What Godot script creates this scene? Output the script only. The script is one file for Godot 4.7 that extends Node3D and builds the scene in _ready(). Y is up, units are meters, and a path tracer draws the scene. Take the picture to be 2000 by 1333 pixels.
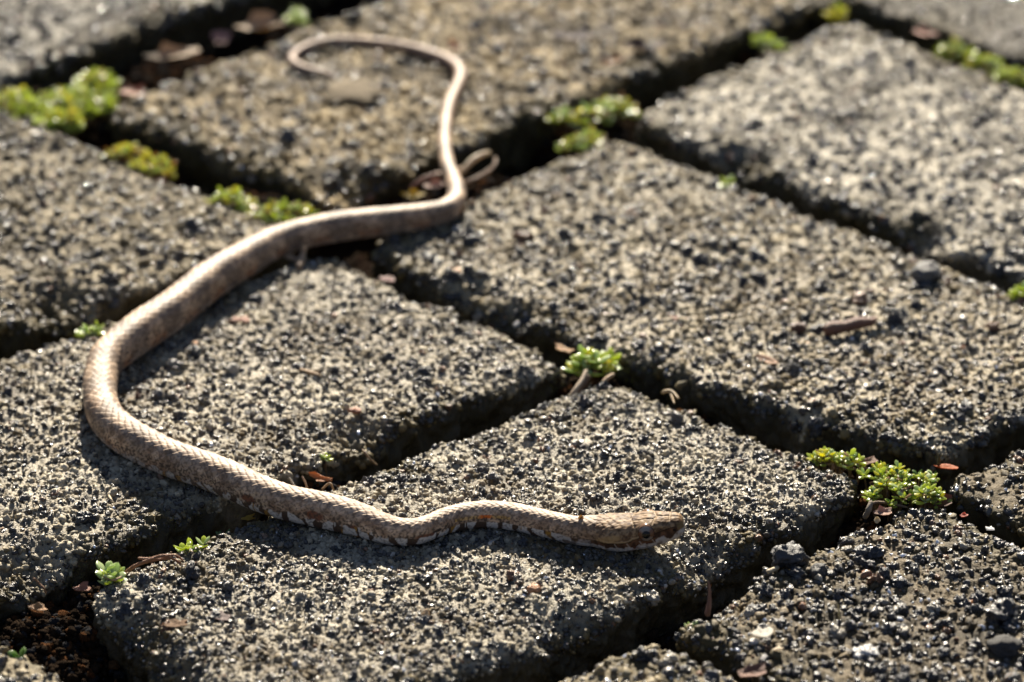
extends Node3D
# A small snake basking on worn concrete block paving, low sun behind it. Positions are given in millimetres on the ground (x right, z towards the camera) and turned to metres when built.

const MM := 0.001
var rng := RandomNumberGenerator.new()
var lumps: Array[ArrayMesh] = []
var fine_lumps: Array[ArrayMesh] = []
var leaf_meshes: Array[ArrayMesh] = []
var grain_mats: Array[StandardMaterial3D] = []
var leaf_mats: Dictionary = {}
var grain_mat: StandardMaterial3D
var cement_mat: StandardMaterial3D
var n_roll: FastNoiseLite
var n_mid: FastNoiseLite
var n_fine: FastNoiseLite
var n_stain: FastNoiseLite
var n_edge: FastNoiseLite
var taken := {}

# ---------------------------------------------------------------- helpers

func noise(freq: float, octaves: int, sd: int, kind := FastNoiseLite.TYPE_SIMPLEX_SMOOTH) -> FastNoiseLite:
	var n := FastNoiseLite.new()
	n.noise_type = kind
	n.seed = sd
	n.frequency = freq
	n.fractal_type = FastNoiseLite.FRACTAL_FBM if octaves > 1 else FastNoiseLite.FRACTAL_NONE
	n.fractal_octaves = octaves
	return n

func noise_tex(freq: float, octaves: int, sd: int, size := 512, ramp: Gradient = null) -> NoiseTexture2D:
	var t := NoiseTexture2D.new()
	t.width = size
	t.height = size
	t.seamless = true
	t.generate_mipmaps = false
	t.noise = noise(freq, octaves, sd)
	if ramp:
		t.color_ramp = ramp
	return t

func ramp(stops: Array, cols: Array) -> Gradient:
	var g := Gradient.new()
	g.offsets = PackedFloat32Array(stops)
	var c := PackedColorArray()
	for k in cols:
		c.append(k)
	g.colors = c
	return g

func lin(r: float, g: float, b: float) -> Color:
	return Color(r, g, b).linear_to_srgb()

func mat(c: Color, rough: float, spec := 0.5) -> StandardMaterial3D:
	var m := StandardMaterial3D.new()
	m.albedo_color = c
	m.roughness = rough
	m.metallic_specular = spec
	return m

func bumpy(m: StandardMaterial3D, tex: Texture2D, depth_mm: float, tile_mm: float) -> StandardMaterial3D:
	m.heightmap_enabled = true
	m.heightmap_texture = tex
	m.heightmap_scale = depth_mm * 0.1
	m.uv1_triplanar = true
	m.uv1_world_triplanar = true
	m.uv1_scale = Vector3.ONE * (1000.0 / tile_mm)
	return m

func numbered(called: String) -> String:
	var n: int = taken.get(called, 0)
	taken[called] = n + 1
	return called if n == 0 else "%s_%03d" % [called, n]

func tag(o: Node3D, label: String, category: String, group := "") -> Node3D:
	o.set_meta("label", label)
	o.set_meta("category", category)
	if group:
		o.set_meta("group", group)
	return o

func put(called: String, mesh: Mesh, m: Material, parent: Node = null) -> MeshInstance3D:
	var o := MeshInstance3D.new()
	o.name = numbered(called) if parent == null else called
	o.mesh = mesh
	if m:
		o.material_override = m
	(self if parent == null else parent).add_child(o, true)
	return o

func base(called: String, at := Vector3.ZERO) -> Node3D:
	var o := Node3D.new()
	o.name = numbered(called)
	o.position = at
	add_child(o, true)
	return o

func make(v: PackedVector3Array, idx: PackedInt32Array, cols := PackedColorArray(), uvs := PackedVector2Array()) -> ArrayMesh:
	# smooth normals from the faces (front faces run clockwise)
	var nr := PackedVector3Array()
	nr.resize(v.size())
	for i in range(0, idx.size(), 3):
		var a := idx[i]
		var b := idx[i + 1]
		var c := idx[i + 2]
		var f := (v[c] - v[a]).cross(v[b] - v[a])
		nr[a] += f
		nr[b] += f
		nr[c] += f
	for i in nr.size():
		nr[i] = (nr[i] * 1e9).normalized() if nr[i].length_squared() > 0.0 else Vector3.UP
	var arr := []
	arr.resize(Mesh.ARRAY_MAX)
	arr[Mesh.ARRAY_VERTEX] = v
	arr[Mesh.ARRAY_NORMAL] = nr
	arr[Mesh.ARRAY_INDEX] = idx
	if cols.size():
		arr[Mesh.ARRAY_COLOR] = cols
	if uvs.size():
		arr[Mesh.ARRAY_TEX_UV] = uvs
	var am := ArrayMesh.new()
	am.add_surface_from_arrays(Mesh.PRIMITIVE_TRIANGLES, arr)
	return am

func split_mesh(m: ArrayMesh, from: int, first: Material, second: Material) -> ArrayMesh:
	# the same mesh in two surfaces: faces before and after the vertex FROM
	var arr := m.surface_get_arrays(0)
	var idx: PackedInt32Array = arr[Mesh.ARRAY_INDEX]
	var one := PackedInt32Array()
	var two := PackedInt32Array()
	for i in range(0, idx.size(), 3):
		if maxi(idx[i], maxi(idx[i + 1], idx[i + 2])) < from:
			one.append_array(PackedInt32Array([idx[i], idx[i + 1], idx[i + 2]]))
		else:
			two.append_array(PackedInt32Array([idx[i], idx[i + 1], idx[i + 2]]))
	var am := ArrayMesh.new()
	arr[Mesh.ARRAY_INDEX] = one
	am.add_surface_from_arrays(Mesh.PRIMITIVE_TRIANGLES, arr)
	arr[Mesh.ARRAY_INDEX] = two
	am.add_surface_from_arrays(Mesh.PRIMITIVE_TRIANGLES, arr)
	am.surface_set_material(0, first)
	am.surface_set_material(1, second)
	return am

func grid_index(nu: int, nv: int, wrap_v := false) -> PackedInt32Array:
	# vertices run v fastest; faces turn clockwise seen from the side where u x v points away
	var idx := PackedInt32Array()
	var last := nv if wrap_v else nv - 1
	idx.resize((nu - 1) * last * 6)
	var k := 0
	for i in nu - 1:
		for j in last:
			var a := i * nv + j
			var b := i * nv + (j + 1) % nv
			var c := a + nv
			var d := b + nv
			idx[k] = a
			idx[k + 1] = b
			idx[k + 2] = c
			idx[k + 3] = b
			idx[k + 4] = d
			idx[k + 5] = c
			k += 6
	return idx

func flipped(idx: PackedInt32Array) -> PackedInt32Array:
	for i in range(0, idx.size(), 3):
		var t := idx[i]
		idx[i] = idx[i + 1]
		idx[i + 1] = t
	return idx

func ball(subdiv: int) -> Array:
	var p := (1.0 + sqrt(5.0)) / 2.0
	var v := PackedVector3Array([Vector3(-1, p, 0), Vector3(1, p, 0), Vector3(-1, -p, 0), Vector3(1, -p, 0), Vector3(0, -1, p), Vector3(0, 1, p), Vector3(0, -1, -p), Vector3(0, 1, -p), Vector3(p, 0, -1), Vector3(p, 0, 1), Vector3(-p, 0, -1), Vector3(-p, 0, 1)])
	for i in v.size():
		v[i] = v[i].normalized()
	var f := PackedInt32Array([0, 11, 5, 0, 5, 1, 0, 1, 7, 0, 7, 10, 0, 10, 11, 1, 5, 9, 5, 11, 4, 11, 10, 2, 10, 7, 6, 7, 1, 8, 3, 9, 4, 3, 4, 2, 3, 2, 6, 3, 6, 8, 3, 8, 9, 4, 9, 5, 2, 4, 11, 6, 2, 10, 8, 6, 7, 9, 8, 1])
	for s in subdiv:
		var mids := {}
		var g := PackedInt32Array()
		for i in range(0, f.size(), 3):
			var m := [0, 0, 0]
			for e in 3:
				var a := mini(f[i + e], f[i + (e + 1) % 3])
				var b := maxi(f[i + e], f[i + (e + 1) % 3])
				var key := a * 100000 + b
				if not mids.has(key):
					mids[key] = v.size()
					v.append(((v[a] + v[b]) * 0.5).normalized())
				m[e] = mids[key]
			g.append_array(PackedInt32Array([f[i], m[0], m[2], f[i + 1], m[1], m[0], f[i + 2], m[2], m[1], m[0], m[1], m[2]]))
		f = g
	return [v, flipped(f)]

func lump(subdiv: int, sd: int, low: float, high: float) -> ArrayMesh:
	# a rough little stone of radius one
	var b := ball(subdiv)
	var v: PackedVector3Array = b[0]
	var n1 := noise(0.75, 2, sd)
	var n2 := noise(2.6, 2, sd + 77)
	for i in v.size():
		var p := v[i]
		var r := 1.0 + low * n1.get_noise_3dv(p) + high * n2.get_noise_3dv(p)
		v[i] = p * r
	return make(v, b[1])

func tube(pts: Array, radii: Array, sides := 7) -> ArrayMesh:
	# through pts (millimetres), smoothed, with closed ends
	var c := Curve3D.new()
	for i in pts.size():
		var a: Vector3 = pts[maxi(i - 1, 0)]
		var b: Vector3 = pts[mini(i + 1, pts.size() - 1)]
		c.add_point(pts[i], (a - b) / 6.0, (b - a) / 6.0)
	var per := 5
	var n := (pts.size() - 1) * per + 1
	var v := PackedVector3Array()
	for i in n:
		var seg := mini(i / per, pts.size() - 2)
		var f := float(i - seg * per) / per
		var p := c.sample(seg, f)
		var q := c.sample(seg, minf(f + 0.05, 1.0)) - c.sample(seg, maxf(f - 0.05, 0.0))
		var t := q.normalized()
		var s := t.cross(Vector3(0.13, 1, 0.07)).normalized()
		var u := s.cross(t)
		var r: float = lerpf(radii[seg], radii[seg + 1], f)
		if i == 0 or i == n - 1:
			r *= 0.25
		for k in sides:
			var an := TAU * k / sides
			v.append((p + (s * cos(an) + u * sin(an)) * r) * MM)
	return make(v, grid_index(n, sides, true))

func flake(outline_r: float, stretch: float, thick: float, curl: float, sd: int, points := 11, rough := 0.45) -> ArrayMesh:
	# a thin torn chip, leaf scrap or splinter, rims closed: millimetres, lying in x-z, long along x
	var r := RandomNumberGenerator.new()
	r.seed = sd
	var v := PackedVector3Array()
	var idx := PackedInt32Array()
	var rim := []
	for k in points:
		var an := TAU * k / points
		var q := outline_r * (1.0 - rough + 2.0 * rough * r.randf())
		rim.append(Vector2(cos(an) * q * stretch, sin(an) * q))
	for side in [1.0, -1.0]:
		for ring in [0.0, 0.55, 1.0]:
			for k in points:
				var p: Vector2 = rim[k] * ring
				var y := curl * (pow(p.y / outline_r, 2.0) * outline_r * 0.6 + pow(p.x / (outline_r * stretch), 2.0) * outline_r * 0.35) + r.randf_range(-0.05, 0.05) * outline_r
				v.append(Vector3(p.x, y + side * thick * 0.5 * (1.0 - 0.5 * ring), p.y) * MM)
	for side in 2:
		for ring in 2:
			for k in points:
				var a := side * points * 3 + ring * points + k
				var b := side * points * 3 + ring * points + (k + 1) % points
				var c := a + points
				var d := b + points
				idx.append_array(PackedInt32Array([a, b, c, b, d, c]) if side == 1 else PackedInt32Array([a, c, b, b, c, d]))
	for k in points:
		var a := points * 2 + k
		var b := points * 2 + (k + 1) % points
		var c := a + points * 3
		var d := b + points * 3
		idx.append_array(PackedInt32Array([a, c, b, b, c, d]))
	return make(v, idx)

# ---------------------------------------------------------------- paving

var pc := []            # corners W, N, E, S of the paver at hand (Vector2, mm)
var pb := []            # how far the middles of its edges W-N, N-E, S-E, W-S bow
var joint_spots: Array[Vector3] = []
var chips: Array = []   # broken corners: [x, z, radius, depth]
var p_lu := 0.0
var p_lv := 0.0
var p_edge := 3.0
var sp := Vector3.ZERO  # result of surf(): point (mm), normal, how much it is a side face
var sn := Vector3.UP
var s_side := 0.0

func take_paver(d: Array) -> void:
	pc = [Vector2(d[0], d[1]), Vector2(d[2], d[3]), Vector2(d[4], d[5]), Vector2(d[6], d[7])]
	pb = [Vector2(d[12], d[13]), Vector2(d[14], d[15]), Vector2(d[8], d[9]), Vector2(d[10], d[11])]
	p_lu = (pc[0].distance_to(pc[3]) + pc[1].distance_to(pc[2])) * 0.5
	p_lv = (pc[0].distance_to(pc[1]) + pc[3].distance_to(pc[2])) * 0.5

func plan(u: float, v: float) -> Vector2:
	# a Coons patch: u from W to S, v from W to N
	var w: Vector2 = pc[0]
	var n: Vector2 = pc[1]
	var e: Vector2 = pc[2]
	var s: Vector2 = pc[3]
	var q := w * ((1.0 - u) * (1.0 - v)) + s * (u * (1.0 - v)) + n * ((1.0 - u) * v) + e * (u * v)
	q += pb[2] * (4.0 * v * (1.0 - v) * u) + pb[3] * (4.0 * u * (1.0 - u) * (1.0 - v))
	q += pb[0] * (4.0 * v * (1.0 - v) * (1.0 - u)) + pb[1] * (4.0 * u * (1.0 - u) * v)
	return q

func surf(qu: float, qv: float) -> void:
	var r2 := p_edge * p_edge
	var ru := p_lu - qu
	var rv := p_lv - qv
	var du0 := 0.5 * (sqrt(qu * qu + r2) - qu)
	var du1 := 0.5 * (sqrt(ru * ru + r2) - ru)
	var dv0 := 0.5 * (sqrt(qv * qv + r2) - qv)
	var dv1 := 0.5 * (sqrt(rv * rv + r2) - rv)
	var pu := qu + du0 - du1
	var pv := qv + dv0 - dv1
	var eu := minf(pu, p_lu - pu)
	var ev := minf(pv, p_lv - pv)
	var rc := 9.0
	if eu < rc and ev < rc:
		var x := (rc - eu) / rc
		var y := (rc - ev) / rc
		var x2 := x * sqrt(maxf(0.0, 1.0 - y * y * 0.5))
		var y2 := y * sqrt(maxf(0.0, 1.0 - x * x * 0.5))
		var mu := rc * (x - x2)
		var mv := rc * (y - y2)
		pu += mu if pu < p_lu * 0.5 else -mu
		pv += mv if pv < p_lv * 0.5 else -mv
	var g := plan(pu / p_lu, pv / p_lv)
	var au := (pc[3] - pc[0]).normalized() as Vector2
	var av := (pc[1] - pc[0]).normalized() as Vector2
	var su0 := 0.5 * (1.0 - qu / sqrt(qu * qu + r2))
	var su1 := 0.5 * (1.0 - ru / sqrt(ru * ru + r2))
	var sv0 := 0.5 * (1.0 - qv / sqrt(qv * qv + r2))
	var sv1 := 0.5 * (1.0 - rv / sqrt(rv * rv + r2))
	var out := au * (su1 - su0) + av * (sv1 - sv0)
	s_side = clampf(maxf(maxf(su0, su1), maxf(sv0, sv1)), 0.0, 1.0)
	var near := minf(minf(qu, ru), minf(qv, rv))
	var y0 := -(du0 + du1 + dv0 + dv1)
	if near < 14.0:
		var k := exp(-maxf(near, 0.0) / 5.0)
		var e2 := n_edge.get_noise_3d(g.x, y0 * 0.5, g.y)
		var dir := au * ((1.0 if qu > p_lu * 0.5 else -1.0) * exp(-maxf(minf(qu, ru), 0.0) / 5.0)) + av * ((1.0 if qv > p_lv * 0.5 else -1.0) * exp(-maxf(minf(qv, rv), 0.0) / 5.0))
		g += dir * (e2 * 3.0 - 0.25 + 1.3 * n_stain.get_noise_2d(g.x * 1.9 + 300.0, g.y * 1.9))
		y0 += k * e2 * 0.9 * (1.0 - s_side)
	var broken := 0.0
	for ch in chips:
		var cq: float = (Vector2(g.x - ch[0], g.y - ch[1])).length() / ch[2]
		if cq < 1.0:
			var cw := (1.0 - cq * cq) * (1.0 - cq * cq)
			y0 -= ch[3] * cw
			broken = maxf(broken, cw)
	sn = Vector3(out.x, 1.0 - s_side, out.y).normalized()
	var h := 0.3 + 0.8 * n_roll.get_noise_2d(g.x, g.y) * (1.0 - s_side) + (1.0 + 1.3 * broken) * n_mid.get_noise_3d(g.x, y0, g.y) + (0.52 + 0.6 * broken) * n_fine.get_noise_3d(g.x, y0, g.y)
	sp = Vector3(g.x, y0, g.y) + sn * h

func arcs(length: float, step: float, skirt: float) -> PackedFloat32Array:
	var a := PackedFloat32Array()
	var n := ceili(skirt / (step * 1.6))
	for i in n:
		a.append(-skirt * (1.0 - float(i) / n))
	var m := ceili(length / step)
	for i in m + 1:
		a.append(length * i / m)
	for i in n:
		a.append(length + skirt * float(i + 1) / n)
	return a

func paver(parent: Node3D, d: Array, step: float, look: Dictionary, n_small: int, n_big: int, m: Material, kind: int) -> void:
	take_paver(d)
	p_edge = look.get("edge", 2.8)
	var us := arcs(p_lu, step, 17.0)
	var vs := arcs(p_lv, step, 17.0)
	var mid := plan(0.5, 0.5)
	var c := Vector3(mid.x, 0.0, mid.y)
	var v := PackedVector3Array()
	var cols := PackedColorArray()
	v.resize(us.size() * vs.size())
	cols.resize(v.size())
	var light: Color = look.light
	var dirt: Color = look.dirt
	var moss := Color(0.038, 0.033, 0.013)  # moss tone, darkened to hold the shade of the side faces too
	var share: float = look.share
	var k := 0
	for qu in us:
		for qv in vs:
			surf(qu, qv)
			v[k] = (sp - c) * MM
			var st := n_stain.get_noise_2d(sp.x, sp.z)
			var sm := n_mid.get_noise_2d(sp.x * 0.55 + 400.0, sp.z * 0.55)
			var t := clampf(share + st * 1.25 + sm * 0.55, 0.0, 1.0)
			var col := light.lerp(dirt, t)
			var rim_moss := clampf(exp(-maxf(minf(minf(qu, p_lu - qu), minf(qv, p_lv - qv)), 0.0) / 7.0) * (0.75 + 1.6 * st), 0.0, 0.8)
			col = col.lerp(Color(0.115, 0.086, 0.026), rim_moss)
			var side_shade_moss := clampf(s_side * 1.6 - 0.25 + st * 0.8, 0.0, 0.9)  # grows with the side face: painted shade together with patchy moss
			col = col.lerp(moss, side_shade_moss)
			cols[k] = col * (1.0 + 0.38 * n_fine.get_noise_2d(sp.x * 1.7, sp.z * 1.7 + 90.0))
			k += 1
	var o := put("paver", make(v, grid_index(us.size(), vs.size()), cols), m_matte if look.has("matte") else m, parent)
	o.position = c * MM
	if look.has("label"):
		o.set_meta("label", look.label)
	if n_small + n_big == 0:
		return
	# the dark stone grains that stand out of the worn face
	var big := []
	var xf: Array[Transform3D] = []
	var tint := PackedColorArray()
	var scale_all: float = look.get("grain", 1.0)
	var tries := 0
	var bumps: Array[Transform3D] = []
	var bump_tint := PackedColorArray()
	while xf.size() + bumps.size() < n_small and tries < n_small * 4:
		tries += 1
		var qu := rng.randf_range(-3.0, p_lu + 3.0)
		var qv := rng.randf_range(-3.0, p_lv + 3.0)
		var r := 0.34 + 0.70 * pow(rng.randf(), 2.7)
		r *= scale_all
		surf(qu, qv)
		var st := n_stain.get_noise_2d(sp.x, sp.z)
		var worn := light.lerp(dirt, clampf(share + st * 1.25 + rng.randf_range(-0.35, 0.45), 0.0, 1.0))
		worn = worn.lerp(Color(0.115, 0.086, 0.026), clampf(exp(-maxf(minf(minf(qu, p_lu - qu), minf(qv, p_lv - qv)), 0.0) / 7.0) * (0.75 + 1.6 * st), 0.0, 0.8))
		var dark_here: float = look.get("dark", 0.50) + 0.75 * n_stain.get_noise_2d(sp.x * 2.3 + 50.0, sp.z * 2.3)
		if rng.randf() < dark_here:
			xf.append(seat(r, c))
			tint.append(grain_tone().lerp(light.lerp(dirt, rng.randf()), rng.randf() * look.get("blend", 0.15)))
		else:
			bumps.append(seat(r * 1.15, c, -0.75, 0.05))
			bump_tint.append(worn * rng.randf_range(0.75, 1.3))
	scatter("fine_grains", xf, tint, fine_lumps[kind % fine_lumps.size()], grain_mat, o)
	scatter("cement_bumps", bumps, bump_tint, fine_lumps[(kind + 5) % fine_lumps.size()], cement_mat, o)
	# where grit gathers along its sides
	for i in 420:
		var along := rng.randf()
		match rng.randi() % 4:
			0: surf(along * p_lu, -12.0)
			1: surf(along * p_lu, p_lv + 12.0)
			2: surf(-12.0, along * p_lv)
			3: surf(p_lu + 12.0, along * p_lv)
		var away := Vector3(sn.x, 0, sn.z).normalized() * rng.randf_range(0.0, 6.0)
		joint_spots.append(sp + away)
	# bright mineral specks, added to give the pavers sun glints
	var specks := MultiMesh.new()
	specks.transform_format = MultiMesh.TRANSFORM_3D
	specks.mesh = fine_lumps[2]
	specks.instance_count = 400 if look.has("matte") else 170
	for i in specks.instance_count:
		surf(rng.randf_range(0.0, p_lu), rng.randf_range(0.0, p_lv))
		specks.set_instance_transform(i, seat((0.18 + 0.50 * pow(rng.randf(), 2.5)) * (1.25 if look.has("matte") else 1.0), c))
	var si := MultiMeshInstance3D.new()
	si.name = "glint_specks"
	si.multimesh = specks
	si.material_override = glitter_mat
	si.set_meta("kind", "stuff")
	o.add_child(si, true)
	for i in n_big:
		surf(rng.randf_range(-2.0, p_lu + 2.0), rng.randf_range(-2.0, p_lv + 2.0))
		var r := (0.85 + 1.15 * pow(rng.randf(), 3.0)) * minf(scale_all, 1.25)
		var gr := put("stone_grain", lumps[rng.randi() % 7], grain_mats[grain_pick()], o)
		gr.transform = seat(r, c)

func scatter(called: String, xf: Array[Transform3D], tint: PackedColorArray, mesh: Mesh, m: Material, parent: Node) -> void:
	if xf.is_empty():
		return
	var mm := MultiMesh.new()
	mm.transform_format = MultiMesh.TRANSFORM_3D
	mm.use_colors = true
	mm.mesh = mesh
	mm.instance_count = xf.size()
	for i in xf.size():
		mm.set_instance_transform(i, xf[i])
		mm.set_instance_color(i, tint[i])
	var mi := MultiMeshInstance3D.new()
	mi.name = called
	mi.multimesh = mm
	mi.material_override = m
	mi.set_meta("kind", "stuff")
	parent.add_child(mi, true)

func seat(r: float, c: Vector3, lo := -0.4, hi := 0.3) -> Transform3D:
	var b := Basis.from_euler(Vector3(rng.randf() * TAU, rng.randf() * TAU, rng.randf() * TAU)) * Basis.from_scale(Vector3(r * rng.randf_range(0.8, 1.35), r * rng.randf_range(0.6, 0.95), r * rng.randf_range(0.75, 1.15)) * MM)
	return Transform3D(b, (sp - c + sn * r * rng.randf_range(lo, hi)) * MM)

func grain_pick() -> int:
	var x := rng.randf()
	return 0 if x < 0.5 else 1 if x < 0.78 else 2 if x < 0.9 else 3 if x < 0.96 else 4

func grain_tone() -> Color:
	var x := rng.randf()
	var k := rng.randf_range(0.75, 1.3)
	if x < 0.66:
		return Color(0.024, 0.024, 0.026) * k
	if x < 0.82:
		return Color(0.055, 0.053, 0.048) * k
	if x < 0.90:
		return Color(0.14, 0.12, 0.085) * k
	if x < 0.955:
		return Color(0.30, 0.27, 0.205) * k
	if x < 0.985:
		return Color(0.17, 0.08, 0.038) * k
	return Color(0.48, 0.46, 0.42) * k

# ---------------------------------------------------------------- plants and litter

func leaf(l: float, w: float, bend: float) -> ArrayMesh:
	# a fleshy little leaf, narrow at its foot (millimetres), pointing along +z
	var v := PackedVector3Array()
	var n := 9
	var sides := 8
	for i in n:
		var t := float(i) / (n - 1)
		var half := w * 0.5 * pow(sin(PI * clampf(pow(t, 1.5) * 0.97 + 0.02, 0.0, 1.0)), 0.7) + 0.04 * (1.0 - t)
		var thick := 0.16 * w * sin(PI * clampf(t * 0.94 + 0.04, 0.0, 1.0)) + 0.03
		for k in sides:
			var an := TAU * k / sides
			var x := cos(an) * half
			var y := sin(an) * thick + bend * t * t * l - 0.10 * bend * l + 0.32 * x * x / w
			v.append(Vector3(x, y, t * l) * MM)
	return make(v, flipped(grid_index(n, sides, true)))

func plant(label: String, spots: Array, leaf_mm: float, n_sprigs: int, palette: Array, lift: float, sd: int) -> Node3D:
	# spots: ellipses [x, z, rx, rz] that its sprigs fill, millimetres
	var r := RandomNumberGenerator.new()
	r.seed = sd
	var at := Vector3(spots[0][0], -6.0, spots[0][1])
	var o := base("joint_plant", at * MM)
	tag(o, label, "plant", "small leafy plants growing in the joints")
	var st := SurfaceTool.new()
	st.begin(Mesh.PRIMITIVE_TRIANGLES)
	var all: Array[Transform3D] = []
	for i in n_sprigs:
		var e: Array = spots[i % spots.size()]
		var an := r.randf() * TAU
		var q := sqrt(r.randf())
		var foot := Vector3(e[0] + cos(an) * q * e[2] * 0.8, -7.0, e[1] + sin(an) * q * e[3] * 0.8)
		var head := Vector3(e[0] + cos(an) * q * e[2], lift * r.randf_range(0.25, 1.0) - 2.5 * q * q, e[1] + sin(an) * q * e[3])
		st.append_from(tube([foot - at, foot.lerp(head, 0.55) - at + Vector3(r.randf_range(-0.6, 0.6), 0, r.randf_range(-0.6, 0.6)), head - at], [0.28, 0.24, 0.16], 5), 0, Transform3D())
		var whorl := r.randi_range(5, 7)
		var turn := r.randf() * TAU
		var up := Vector3(r.randf_range(-0.5, 0.5), 1.0, r.randf_range(-0.5, 0.5)).normalized()
		for k in whorl:
			var f := float(k) / whorl
			var l := leaf_mm * r.randf_range(0.65, 1.2) * (1.0 - 0.25 * f)
			var dir := Vector3(cos(turn + k * 2.4), 0, sin(turn + k * 2.4))
			var pitch := lerpf(0.0, 0.8, f) + r.randf_range(-0.2, 0.2)
			var z := (dir * cos(pitch) + up * sin(pitch)).normalized()
			var x := up.cross(z).normalized()
			var y := z.cross(x)
			all.append(Transform3D(Basis(x * l, y * l, z * l), (head - at - up * (1.0 - f) * leaf_mm * 0.5) * MM))
	all.sort_custom(func(a: Transform3D, b: Transform3D) -> bool: return a.origin.y > b.origin.y)
	for i in mini(all.size(), 300):
		var g := put("leaf", leaf_meshes[r.randi() % leaf_meshes.size()], leaf_mats[palette[r.randi() % palette.size()]], o)
		g.transform = all[i]
	if all.size() > 300:
		var mm := MultiMesh.new()
		mm.transform_format = MultiMesh.TRANSFORM_3D
		mm.mesh = leaf_meshes[0]
		mm.instance_count = all.size() - 300
		for i in mm.instance_count:
			mm.set_instance_transform(i, all[300 + i])
		var mi := MultiMeshInstance3D.new()
		mi.name = "lower_leaves"
		mi.multimesh = mm
		mi.material_override = leaf_mats["green"]
		mi.set_meta("kind", "stuff")
		o.add_child(mi, true)
	put("stem", st.commit(), leaf_mats["stem"], o)
	return o

func stone(called: String, label: String, category: String, at: Vector3, size: Vector3, turn: float, m: Material, kind: int, group := "") -> void:
	var o := put(called, lumps[kind % lumps.size()], m)
	o.transform = Transform3D(Basis(Vector3.UP, turn) * Basis.from_scale(size * MM), at * MM)
	tag(o, label, category, group)

func scrap(called: String, label: String, category: String, at: Vector3, r: float, stretch: float, thick: float, curl: float, turn: Vector3, m: Material, sd: int, group := "", points := 11) -> void:
	var o := put(called, flake(r, stretch, thick, curl, sd, points), m)
	o.transform = Transform3D(Basis.from_euler(turn), at * MM)
	tag(o, label, category, group)

func strand(called: String, label: String, category: String, pts: Array, radii: Array, m: Material, group := "", sides := 7) -> MeshInstance3D:
	var at: Vector3 = pts[0]
	var rel := []
	for p in pts:
		rel.append(p - at)
	var o := put(called, tube(rel, radii, sides), m)
	o.position = at * MM
	tag(o, label, category, group)
	return o

# ---------------------------------------------------------------- the snake

var speck: FastNoiseLite
var blotch: FastNoiseLite

func hash2(a: int, b: int) -> float:
	var h := (a * 73856093) ^ (b * 19349663)
	h = (h ^ (h >> 13)) * 1274126177
	return float((h ^ (h >> 16)) & 0xffff) / 65535.0

func ell(x: float, y: float, cx: float, cy: float, rx: float, ry: float) -> float:
	var a := (x - cx) / rx
	var b := (y - cy) / ry
	return 1.0 - sqrt(a * a + b * b)

func soft(x: float, w := 0.25) -> float:
	return clampf(x / w, 0.0, 1.0)

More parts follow.
